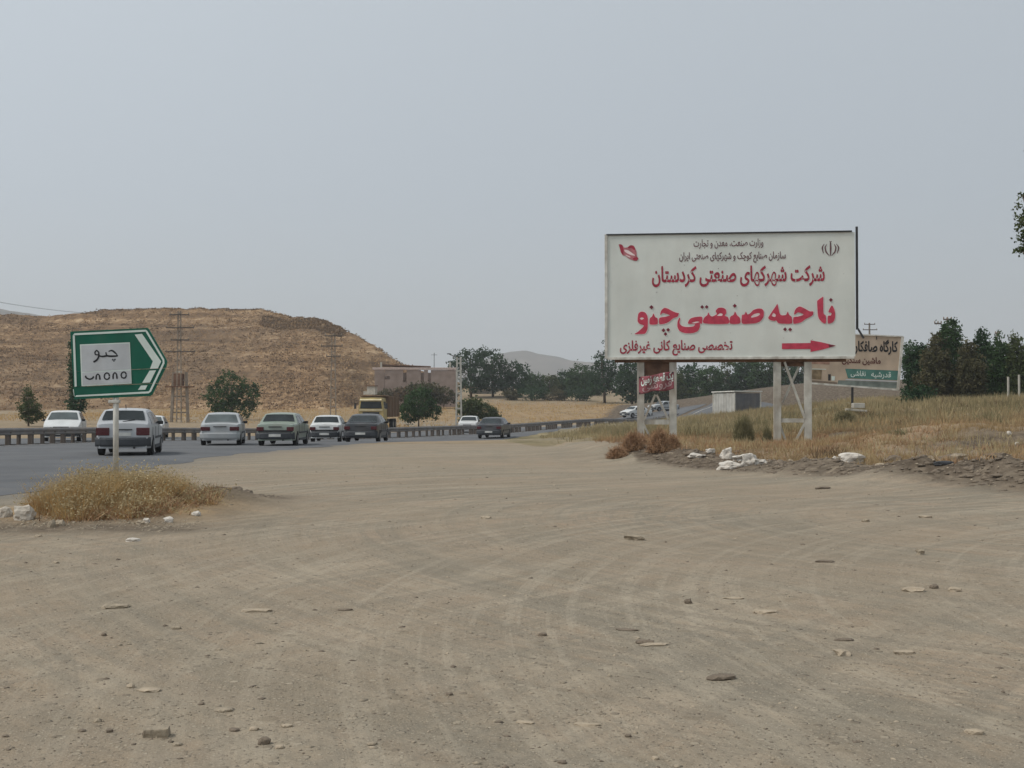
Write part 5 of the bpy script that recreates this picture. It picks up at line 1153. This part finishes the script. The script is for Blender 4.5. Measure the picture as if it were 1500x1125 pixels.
# weeds round the green sign
def gs_pts(n):
    a = rng.uniform(0, 2 * np.pi, n); r = rng.uniform(0, 1, n) ** .5; return np.stack([MOUND[0] + .10 + np.cos(a) * r * 1.0 + .12 * np.sin(a * 5), MOUND[1] - .1 + np.sin(a) * r * 1.75], 1)
pts = scatter(1500, gs_pts); pts = np.concatenate([pts, scatter(260, lambda n: np.stack([rng.normal(-5.05, .2, n), rng.normal(18.9, .5, n)], 1))]); nn = vnoise(pts[:, 0], pts[:, 1], .55, 51) + .6 * vnoise(pts[:, 0], pts[:, 1], .2, 52); dd = np.hypot((pts[:, 0] - MOUND[0]) / 1.35, (pts[:, 1] - MOUND[1]) / 1.75)
kp = (nn > -.22) & ((dd + .5 * nn < 1.05) | (pts[:, 0] > -5.4)); pts, nn, dd = pts[kp], nn[kp], dd[kp]
hts = np.clip(.36 - .22 * np.minimum(dd, 1.1) ** 2 + .30 * nn + .07 * rng.normal(size=len(pts)), .07, .55) * np.where(pts[:, 0] > -5.15, .5, 1)
clump_field('dry_weeds', pts, hts, .010, 24, M_straw, 'tall golden dry weeds growing round the green sign post', spread=.15, lean=1.1, cat='weeds')
clump_field('pale_dry_weeds', pts[::3], hts[::3] * 1.15, .008, 16, M_straw2, 'paler seed stalks mixed in the weeds round the green sign post', spread=.22, lean=1.2, cat='weeds')
q = pts[(nn < .12)][::2]; clump_field('brown_weeds', q, rng.uniform(.08, .24, len(q)), .014, 22, M_tumble, 'matted brown weeds at the foot of the golden ones', spread=.2, lean=1.8, cat='weeds')
def seed_heads(name, pts, hts, m, label):
    n = len(pts) * 10; p = np.repeat(pts, 10, 0); h = np.repeat(hts, 10); c = p + np.stack([rng.normal(0, .14, n), rng.normal(0, .14, n), h * rng.uniform(.5, 1.15, n)], 1)
    a = rng.normal(size=(n, 3)); a /= np.linalg.norm(a, axis=1)[:, None]; b_ = np.cross(a, rng.normal(size=(n, 3))); b_ /= np.linalg.norm(b_, axis=1)[:, None]; s_ = rng.uniform(.008, .024, n)[:, None]
    V = np.stack([c - a * s_, c + b_ * s_ * .6, c + a * s_, c - b_ * s_ * .6], 1); tag(link(name, mesh_np(name, V.reshape(-1, 3), np.arange(n * 4).reshape(n, 4)), m), label, 'weeds', None, 'stuff')
seed_heads('seed_heads', pts, hts, M_straw2, 'pale seed heads on the weeds round the green sign post')
seed_heads('olive_seed_heads', pts[::3], hts[::3] * .8, M_grass, 'olive seed heads on the weeds round the green sign post')
clump_field('green_weeds', scatter(110, lambda n: np.stack([rng.normal(-6.3, .4, n), rng.normal(19.2, .6, n)], 1)), rng.uniform(.15, .4, 110), .011, 20, M_grass, 'greenish weeds on the left side of the sign mound', spread=.12, lean=.9, cat='weeds')
# right bank
keepb = lambda x, y: (bank_s(x, y) > 1.2) & (vnoise(x, y, 2.2, 21) + .7 * vnoise(x, y, .8, 22) > -.25) & (np.hypot((x - 13.2) / 1.9, (y - 31.5) / 1.9) > 1)
pts = scatter(11000, lambda n: np.stack([rng.uniform(3, 24, n), rng.uniform(21, 47, n)], 1), keepb); h_ = rng.uniform(.10, .34, len(pts)) * (1 + .7 * vnoise(pts[:, 0], pts[:, 1], 3, 4))
clump_field('bank_dry_grass', pts, h_ * .8, .016, 16, M_bank, 'golden dry grass over the rough bank under the billboard', spread=.16, lean=.7, cat='grass')
pts = scatter(5000, lambda n: np.stack([rng.uniform(3, 26, n), rng.uniform(22, 50, n)], 1), lambda x, y: (bank_s(x, y) > .9) & (vnoise(x, y, 2.6, 61) > -.05) & (np.hypot((x - 13.2) / 1.9, (y - 31.5) / 1.9) > 1))
clump_field('bank_brown_grass', pts, rng.uniform(.08, .26, len(pts)), .02, 12, M_tumble, 'matted brown grass on the rough bank under the billboard', spread=.2, lean=1.2, cat='grass')
pts = scatter(5200, lambda n: np.stack([rng.uniform(3, 30, n), rng.uniform(24, 62, n)], 1), lambda x, y: (bank_s(x, y) > 1.6) & (vnoise(x, y, 3.2, 31) > -.1))
clump_field('bank_pale_grass', pts, rng.uniform(.12, .36, len(pts)), .02, 14, M_straw2, 'pale withered grass behind the rubble of the bank', spread=.2, lean=.7, cat='grass')
pts = scatter(9000, lambda n: np.stack([rng.uniform(5, 46, n), rng.uniform(46, 96, n)], 1), lambda x, y: (bank_s(x, y) > 1.6) & (x > 2 + (y - 46) * .02))
clump_field('olive_field_grass', pts, rng.uniform(.2, .55, len(pts)), .045, 9, M_grass, 'olive green weeds filling the field before the right trees', spread=.4, lean=.5, cat='grass')
pts = scatter(6000, lambda n: np.stack([rng.uniform(5, 46, n), rng.uniform(44, 96, n)], 1), lambda x, y: (bank_s(x, y) > 1.6) & (vnoise(x, y, 5, 71) + .6 * vnoise(x, y, 1.6, 72) > .0))
clump_field('field_straw_grass', pts, rng.uniform(.15, .45, len(pts)), .045, 8, M_bank, 'dry straw patches through the field before the right trees', spread=.4, lean=.7, cat='grass')
pts = scatter(3600, lambda n: np.stack([rng.uniform(1, 26, n), rng.uniform(58, 132, n)], 1), lambda x, y: (polydist(x, y, _nedge) > 1.6) & (x > np.interp(y, [58, 86, 107, 124, 142], [2.0, 2.2, 8.5, 17.5, 29])))
clump_field('verge_grass', pts, rng.uniform(.12, .4, len(pts)), .045, 9, M_grass, 'green and yellow grass verge between the dirt lot and the road curve', spread=.35, lean=.6, cat='grass')
pts = scatter(1500, lambda n: np.stack([rng.uniform(1, 24, n), rng.uniform(62, 128, n)], 1), lambda x, y: (polydist(x, y, _nedge) > 1.6) & (x > np.interp(y, [58, 86, 107, 124, 142], [2.0, 2.2, 8.5, 17.5, 29])))
clump_field('verge_straw', pts, rng.uniform(.15, .42, len(pts)), .04, 8, M_straw2, 'yellow stalks scattered through the grass verge', spread=.35, lean=.6, cat='grass')
pts = scatter(5000, lambda n: np.stack([rng.uniform(-75, 20, n), rng.uniform(120, 232, n)], 1), lambda x, y: (polydist(x, y, _rail) > 12) & (x < np.interp(y, [150, 215], [9.5, 19.5])))
clump_field('field_stubble', pts, rng.uniform(.1, .4, len(pts)), .10, 5, M_straw, 'straw coloured stubble in the field across the road', spread=.8, lean=.6, cat='grass')
pts = scatter(420, lambda n: np.stack([rng.uniform(4, 34, n), rng.uniform(30, 80, n)], 1), lambda x, y: (bank_s(x, y) > 2) & (vnoise(x, y, 4, 81) > .05))
clump_field('weed_bushes', pts, rng.uniform(.2, .6, len(pts)), .03, 60, M_gb, 'dusty weed bushes dotted over the bank and field at the right', spread=.42, lean=.9, cat='weeds')
pts = scatter(300, lambda n: np.stack([rng.uniform(4, 30, n), rng.uniform(26, 70, n)], 1), lambda x, y: (bank_s(x, y) > 1.5) & (vnoise(x, y, 3, 91) > .05))
clump_field('brown_weed_bushes', pts, rng.uniform(.15, .5, len(pts)), .025, 55, M_bush, 'brown dead weed bushes dotted over the bank at the right', spread=.35, lean=1.0, cat='weeds')
# tumbleweeds
def tumble(u, v, w, h, d, label, m=M_tumble, n=520):
    base = P(u, v, d); base.z = gz(base.x, base.y) - .03; k = d / F; V = []; rw, rh = w * k / 2, h * k
    g = np.random.default_rng(int(u)); N = n
    th = g.uniform(0, 2 * np.pi, N); el = np.arccos(g.uniform(0.0, 1, N)); d_ = np.stack([np.sin(el) * np.cos(th), np.sin(el) * np.sin(th), np.cos(el)], 1)
    e_ = d_ * np.array([rw, rw * .8, rh]) * g.uniform(.7, 1.08, N)[:, None]; s_ = e_ * g.uniform(0, .5, N)[:, None] + g.normal(size=(N, 3)) * .03
    cr = np.cross(d_, g.normal(size=(N, 3))); cr /= np.linalg.norm(cr, axis=1)[:, None]; c2 = g.normal(size=(N, 3)) * .06
    V = np.stack([s_ - cr * .007, s_ + cr * .007, e_ + c2], 1); cr2 = e_ + c2
    tw = []
    for q in range(5):
        a = s_ + (e_ - s_) * g.uniform(.4, 1, N)[:, None]; b_ = a + g.normal(size=(N, 3)) * np.array([rw, rw, rh]) * .17; cc = np.cross(b_ - a, g.normal(size=(N, 3))); cc /= np.linalg.norm(cc, axis=1)[:, None] + 1e-6
        tw.append(np.stack([a - cc * .006, a + cc * .006, b_], 1))
    V = np.concatenate([V] + tw); V[..., 2] = np.abs(V[..., 2])
    o = link('tumbleweed', mesh_np('tumbleweed', V.reshape(-1, 3), np.arange(len(V) * 3).reshape(-1, 3)), m, None, base)
    return tag(o, label, 'dead bush')
tumble(966, 668, 42, 38, 35.5, 'tall brown dead bush standing in front of the left trestle', n=900)
tumble(927, 668, 38, 30, 36.5, 'brown dead bush left of the left billboard trestle', n=800)
tumble(905, 669, 36, 20, 36.0, 'low spreading dead bush at the left tip of the bank', n=600)
tumble(935, 650, 34, 24, 39.5, 'dark dead bush right behind the others at the left trestle foot', n=600)
tumble(985, 664, 26, 22, 36.5, 'small dead bush touching the right side of the tall brown one', n=450)
tumble(1089, 654, 34, 44, 40, 'upright olive weed bush between the two trestles', M_gb, 1100)
tumble(1124, 652, 16, 30, 40.5, 'narrow green weed bush left of the right trestle', M_gb, 600)
tumble(1238, 632, 40, 26, 52, 'low green bush right of the right trestle', M_gb, 900)
tumble(1205, 655, 30, 16, 40, 'low dry bush at the right foot of the right trestle', M_tumble, 450)

# ---------------------------------------------------------------- stones, rubble and rubbish
STN = {}
def stone(u, v, w, h, label, m=M_stone, dep=None, rough=.25, sq=0.3, seed=None, name='stone', cat='stone', sub=2, rz=None, group=None, z0=0.25, d=None):
    if d is None:
        d = EYE * F / (v - 595.0)
        for _ in range(4):
            p = P(u, v, d); d = (EYE - gz(p.x, d)) * F / (v - 595.0)
    k = d / F; p = P(u, v, d); p.z = gz(p.x, p.y)
    me = lump((w * k, (dep if dep else w * .8) * k, h * k * 1.25), seed if seed is not None else u * .13 + v * .07, rough, sub, sq)
    o = link(name, me, m, None, p + Vector((0, 0, h * k * z0))); o.rotation_euler = (0, 0, rz if rz is not None else random.uniform(-.4, .4))
    return tag(o, label, cat, group)
S = stone
_p = P(230, 1081, 6.0); _p.z = gz(_p.x, _p.y); o = MB().box((0, 0, .018), (.118, .07, .045)).build('broken_brick', M_stone, None, bevel=.006, loc=_p); o.rotation_euler = (.04, -.05, .08); tag(o, 'rectangular grey broken brick in the left foreground', 'brick')
for v_ in o.data.vertices: v_.co += Vector((noise.noise(v_.co * 40), noise.noise(v_.co * 41 + Vector((3, 0, 0))), noise.noise(v_.co * 39))) * .004
S(213, 1075, 9, 7, 'small dark chip touching the left end of the broken brick', M_stoned)
S(387, 1087, 19, 12, 'round dark cobble right of the broken brick', M_stoned, sq=.1, rough=.15, sub=3)
S(376, 895, 42, 5, 'flat white slab lying in the left middle of the lot', M_stonep, 16, .15, .7)
S(170, 889, 40, 7, 'flat brown stone left of the white slab', M_stone, 22, .3)
S(505, 893, 24, 3, 'thin brown sliver right of the white slab', M_stoned, 10)
S(258, 920, 14, 6, 'small grey pebble below and left of the white slab', M_stone)
S(152, 930, 9, 5, 'tiny dark pebble below the flat brown stone', M_stoned)
S(192, 1005, 12, 7, 'pale stone at the left end of a flat pale ridge', M_stonep)
S(218, 1010, 34, 5, 'flat pale ridge of stone above the broken brick', M_stonep, 20)
S(330, 1039, 26, 6, 'flat stone with a dark top above the round cobble', M_stone)
S(143, 1055, 12, 6, 'grey stone up and left of the broken brick', M_stone)
S(160, 1070, 10, 6, 'dark little stone close left of the broken brick', M_stoned)
S(120, 1069, 12, 4, 'brown flat chip farthest left beside the broken brick', M_stoned)
S(8, 1077, 10, 4, 'dark chip at the left picture edge near the bottom', M_stoned)
S(295, 1030, 9, 4, 'tiny chip left of the flat stone with a dark top', M_stoned)
S(410, 1093, 14, 6, 'pale pebble just right of the round cobble', M_stonep)
S(372, 1067, 14, 6, 'pale stone just above the round cobble', M_stonep)
S(343, 1068, 16, 5, 'dark flat stone above and left of the round cobble', M_stoned)
S(260, 1089, 14, 5, 'flat pebble below right of the broken brick', M_stone)
S(420, 1062, 16, 5, 'pale stone at the start of the soil ridge', M_stonep)
S(658, 1016, 11, 5, 'lone dark pebble in the lower middle of the lot', M_stoned)
S(712, 759, 16, 4, 'pale flat stone in the upper middle of the lot', M_stonep)
S(795, 930, 12, 6, 'lone dark pebble in the centre of the lot', M_stoned)
S(930, 790, 26, 9, 'wedge shaped dark stone below the left end of the bank', M_stone, rough=.4)
S(1008, 883, 11, 8, 'small pointed stone in the right middle of the lot', M_stoned, rough=.4)
S(1075, 876, 30, 3, 'thin pale strip of stone right of the small pointed stone', M_stonep, 12)
S(918, 922, 36, 3, 'thin brown strip of stone near the centre of the lot', M_stoned, 12)
S(945, 941, 30, 6, 'long pale flat stone with dark back near the centre', M_stoned, 14)
S(958, 944, 44, 4, 'pale flat crust in front of the dark backed stone', M_stonep, 18)
S(1120, 897, 38, 6, 'low pale lump of crust right of centre', M_stonep, 20, .4)
S(1055, 993, 46, 8, 'dark flat stone in a shallow hollow, lower right of centre', M_stoned, 22)
S(1348, 812, 13, 10, 'pointed grey stone alone at the right of the lot', M_stone, rough=.45)
S(1208, 823, 28, 4, 'flat dark plate of stone right of the middle', M_stoned, 12)
S(1338, 865, 32, 7, 'pale flat lump, left one of a row of three at right', M_stonep)
S(1368, 861, 12, 7, 'small dark stone, middle one of a row of three at right', M_stoned)
S(1398, 865, 18, 7, 'pale stone, right one of a row of three at right', M_stonep)
S(1235, 958, 22, 10, 'white angular stone in the lower right of the lot', M_stonep, rough=.5)
S(1236, 937, 30, 4, 'dark strip of crust above the white angular stone', M_stoned, 12)
S(1325, 956, 34, 6, 'flat pale stone right of the white angular stone', M_stonep, 16)
S(1428, 1072, 28, 8, 'oval pale stone in the bottom right corner', M_stonep, 16, .12, .2)
S(1355, 758, 20, 4, 'white flat chip below the rubble at the right', M_stonep, 10)
S(1268, 764, 12, 6, 'small pointed chip left of the white flat chip', M_stone)
S(1205, 716, 26, 4, 'thin dark stick of stone below the white sack', M_stoned, 8)
S(920, 1077, 9, 5, 'dark pebble near the bottom, middle', M_stoned)
S(823, 1115, 14, 5, 'dark pebble at the bottom picture edge, right of the middle', M_stoned)
S(960, 1109, 12, 5, 'pale pebble at the bottom edge, right of the dark one', M_stonep)
S(770, 1057, 30, 4, 'pale flat crust on the soil ridge, lower middle', M_stonep, 12)
S(860, 1060, 40, 4, 'long pale crust at the right end of the soil ridge', M_stonep, 14)
S(545, 1088, 14, 5, 'brown flat pebble at the bottom left of the middle', M_stone)
# by the sign mound
S(37, 762, 30, 22, 'white lumpy rock with a dark hole left of the golden weeds', M_lime, 22, .35, .2, sub=3, name='white_rock', cat='rock')
S(38, 762, 9, 8, 'dark lump standing in for the hole of the white rock', M_stoned, 8, name='dark_lump', cat='clod', d=EYE * F / 172, z0=.6)  # dark lump stands in for the rock's dark hole
S(6, 757, 22, 16, 'grey white rock cut by the left picture edge', M_lime, 18, .25, .3, sub=3, name='white_rock', cat='rock')
for i, (u, v, w, h, lab, mm) in enumerate([(76, 772, 12, 12, 'grey stone standing at the left foot of the weeds', M_stone), (88, 770, 14, 10, 'pale stone half under the weeds, left side', M_stonep), (205, 768, 12, 6, 'white pebble at the front foot of the weeds', M_stonep), (215, 767, 10, 8, 'white lump beside the white pebble at the weeds foot', M_plastic),
        (247, 765, 14, 8, 'white stone under the right part of the weeds', M_plastic), (287, 757, 14, 7, 'white splinter leaning at the right end of the weeds', M_plastic), (194, 792, 22, 5, 'white scrap of board lying in front of the weeds', M_plastic), (56, 786, 10, 4, 'white chip on the ground left of the weeds front', M_stonep), (82, 824, 9, 3, 'tiny white chip far in front of the weeds', M_stonep)]):
    S(u, v, w, h, lab, mm, rough=.35)
rub = [(330, 722, 16, 8, 'dark clod at the left end of the rubble trail right of the weeds', M_stoned), (345, 719, 18, 7, 'dark clod in the middle of the rubble trail right of the weeds', M_stoned), (362, 724, 16, 7, 'dark clod at the right end of the rubble trail right of the weeds', M_stoned), (355, 728, 12, 4, 'pale chip on the rubble trail right of the weeds', M_stonep), (372, 729, 9, 5, 'white chip ending the rubble trail right of the weeds', M_plastic)]
for q in rub: S(*q[:4], q[4], q[5], rough=.4)
# rubbish on the bank
def sack(u, v, w, h, label, d, m=M_plastic, name='white_sack', cat='sack', **kw):
    return S(u, v, w, h, label, m, w * .6, .38, .15, name=name, cat=cat, sub=3, d=d, **kw)
sack(1065, 682, 18, 18, 'upright white crumpled sack, left one of the upper row of rubbish', 33)
sack(1092, 681, 34, 10, 'flat white sack in the middle of the rubbish heap', 32.5)
sack(1068, 690, 32, 12, 'long white sack lying lowest left in the rubbish heap', 31)
sack(1098, 688, 24, 17, 'bulging white sack with dark strap, lowest right in the heap', 31)
sack(1112, 689, 20, 7, 'thin white plastic tail right of the bulging sack', 31.2)
sack(1020, 675, 26, 6, 'pale flat rubbish sheet left of the white heap', 33.5)
sack(1040, 671, 14, 8, 'small dirty white bag left of the upright sack', 34)
sack(1247, 699, 36, 15, 'wide white sack alone on the dark soil right of the right trestle', 29.2)
sack(1224, 697, 10, 5, 'small white scrap left of the lone wide sack', 29.3)
rb = [(1400, 705, 50, 20, 27.0, 'big arched lump of dark earth in the right rubble', M_stoned), (1403, 709, 24, 15, 26.0, 'grey concrete lump inside the arched earth lump', M_stone), (1462, 709, 46, 18, 25.6, 'big brown block of clay at the right end of the rubble', M_stoned), (1441, 710, 16, 8, 25.4, 'pale stone between the concrete lump and the brown block', M_stonep),
      (1383, 712, 26, 6, 25.2, 'black rag at the front edge of the rubble', M_black), (1349, 690, 16, 8, 28.4, 'dark stone with pale top left of the arched earth lump', M_stoned), (1310, 683, 26, 10, 29.6, 'dark clod heap behind the rubble, left part', M_stoned), (1330, 698, 22, 9, 27.4, 'grey lump in front of the dark clod heap', M_stone), (1290, 700, 18, 6, 28.0, 'pale flat stone midway in the rubble strip', M_stonep),
      (1312, 676, 10, 5, 30.2, 'dark hole edged clod at the top of the rubble', M_black), (1180, 690, 12, 6, 30.5, 'dark clod on the strip below the right trestle', M_stoned), (1158, 687, 9, 5, 31.0, 'pale pebble on the strip below the right trestle', M_stonep), (1213, 694, 7, 4, 29.8, 'white pebble left of the lone wide sack', M_plastic), (1493, 712, 26, 10, 24.6, 'brown clod at the right picture edge on the rubble', M_stoned),
      (1432, 690, 9, 7, 27.2, 'white stone high on the dry grass, right part of the bank', M_plastic), (1478, 652, 7, 6, 33, 'small white scrap on the dark pit at right, upper', M_plastic), (1490, 668, 8, 7, 31, 'small white scrap on the dark pit at right, lower', M_plastic), (1440, 644, 8, 6, 35, 'white scrap left of the dark pit', M_plastic),
      (1250, 648, 12, 7, 39, 'white scrap in the grass right of the right trestle', M_plastic), (1232, 646, 20, 5, 39.5, 'yellowish flat scrap in the grass right of the right trestle', M_stonep), (1278, 643, 10, 8, 41, 'pointed pale stone in the grass farther right of the trestle', M_stonep), (1405, 672, 9, 6, 30.5, 'pale chip at the middle of the right grass patch', M_stonep)]
for (u, v, w, h, dd_, lab, mm) in rb: S(u, v, w, h, lab, mm, w * .7, .4, .25, d=dd_)
# loose bulk rubble and gravel (uncountable)
def pebbles(name, pts, size, m, label, cat):
    """all pebbles of one kind: squashed random octahedra"""
    n = len(pts); base = np.array([(1, 0, 0), (0, 1, 0), (-1, 0, 0), (0, -1, 0), (0, 0, 1), (0, 0, -1)], float); V = np.repeat(base[None], n, 0)
    V *= rng.uniform(.55, 1.25, (n, 6, 1)); V *= np.stack([size * rng.uniform(.7, 1.5, n), size * rng.uniform(.6, 1.2, n), size * rng.uniform(.25, .6, n)], 1)[:, None]
    a = rng.uniform(0, 6.28, n); ca_, sa = np.cos(a)[:, None], np.sin(a)[:, None]; x = V[..., 0] * ca_ - V[..., 1] * sa; y = V[..., 0] * sa + V[..., 1] * ca_
    V = np.stack([x, y, V[..., 2]], -1) + pts[:, None] + np.array([0, 0, .0]); f = np.array([(0, 1, 4), (1, 2, 4), (2, 3, 4), (3, 0, 4), (1, 0, 5), (2, 1, 5), (3, 2, 5), (0, 3, 5)])
    Fs = (np.arange(n)[:, None, None] * 6 + f[None]).reshape(-1, 3)
    return tag(link(name, mesh_np(name, V.reshape(-1, 3), Fs), m), label, cat, None, 'stuff')
def cone(n, y0, y1, wid_=.5, pw=1.7):
    y = y0 + (y1 - y0) * rng.uniform(0, 1, n) ** pw; x = rng.uniform(-1, 1, n) * y * wid_; return np.stack([x, y], 1)
lotk = lambda x, y: (bank_s(x, y) < .2) & (x > -8.8)
for nm_, n, sz, mm, lab in (('gravel', 12000, (.003, .011), M_stone, 'fine brown gravel strewn over the dirt lot'), ('pale_gravel', 5000, (.003, .010), M_stonep, 'pale gravel grains strewn over the dirt lot'), ('dark_gravel', 5000, (.003, .012), M_stoned, 'dark gravel grains strewn over the dirt lot')):
    pts = scatter(n, lambda q: cone(q, 4.8, 34), lotk); s_ = rng.uniform(*sz, len(pts)) * (1 + (rng.random(len(pts)) < .05) * 1.6) * (1 + np.maximum(pts[:, 1] - 8, 0) * .03); pebbles(nm_, pts, s_, mm, lab, 'gravel')
# soil ridge in the foreground
pts = scatter(420, lambda q: np.stack([rng.uniform(-2.3, .7, q), 6.35 + .05 * rng.normal(size=q) + .12 * rng.normal(size=q) * (rng.random(q) < .3)], 1)); pts[:, 1] += .06 * np.sin(pts[:, 0] * 3)
pebbles('soil_ridge_gravel', pts, rng.uniform(.003, .013, len(pts)), M_stone, 'thin ridge of loose soil crumbs across the foreground', 'gravel')
pts = scatter(2400, lambda q: np.stack([rng.uniform(3, 12, q), rng.uniform(21, 38, q)], 1), lambda x, y: (np.abs(bank_s(x, y) - .5) < 1.0))
pebbles('bank_rubble', pts, rng.uniform(.02, .09, len(pts)), M_stoned, 'dark rubble strewn along the front of the bank', 'rubble')
pts = scatter(1500, lambda q: np.stack([rng.uniform(4, 13, q), rng.uniform(21, 36, q)], 1), lambda x, y: (np.abs(bank_s(x, y) - 1.0) < 1.1))
pebbles('earth_clods', pts, rng.uniform(.03, .13, len(pts)) * (1 + (rng.random(len(pts)) < .1)), M_stoned, 'dark earth clods heaped along the front of the bank', 'rubble')
pts = scatter(700, lambda q: np.stack([rng.uniform(3, 14, q), rng.uniform(21, 40, q)], 1), lambda x, y: (bank_s(x, y) > -.4) & (bank_s(x, y) < 3.5))
pebbles('pale_rubble', pts, rng.uniform(.015, .06, len(pts)), M_stonep, 'pale chips strewn along the front of the bank', 'rubble')
pts = scatter(500, lambda q: np.stack([rng.uniform(-7.6, -4.2, q), rng.normal(16.4, .35, q)], 1)); pebbles('mound_chips', pts, rng.uniform(.008, .035, len(pts)), M_stone, 'chips of stone along the front of the weed mound', 'rubble')
pts = scatter(260, lambda q: np.stack([rng.normal(-4.75, .28, q), rng.normal(21.9, .2, q)], 1)); pebbles('trail_rubble', pts, rng.uniform(.015, .05, len(pts)), M_stoned, 'dark crumbs of the rubble trail right of the weeds', 'rubble')

# ---------------------------------------------------------------- dusty air
hz = MB().box((0, 1200, 79), (5600, 3600, 170)); m = bpy.data.materials.new('dusty_air'); m.use_nodes = True; t = m.node_tree; t.nodes.clear()
out = t.nodes.new('ShaderNodeOutputMaterial'); pv = t.nodes.new('ShaderNodeVolumePrincipled'); pv.inputs['Color'].default_value = (0.95, 0.97, 1.0, 1); pv.inputs['Density'].default_value = 0.00034
t.links.new(pv.outputs[0], out.inputs['Volume'])
ho = hz.build('haze', m); tag(ho, 'pale dusty air over the whole place', 'haze', None, 'stuff')
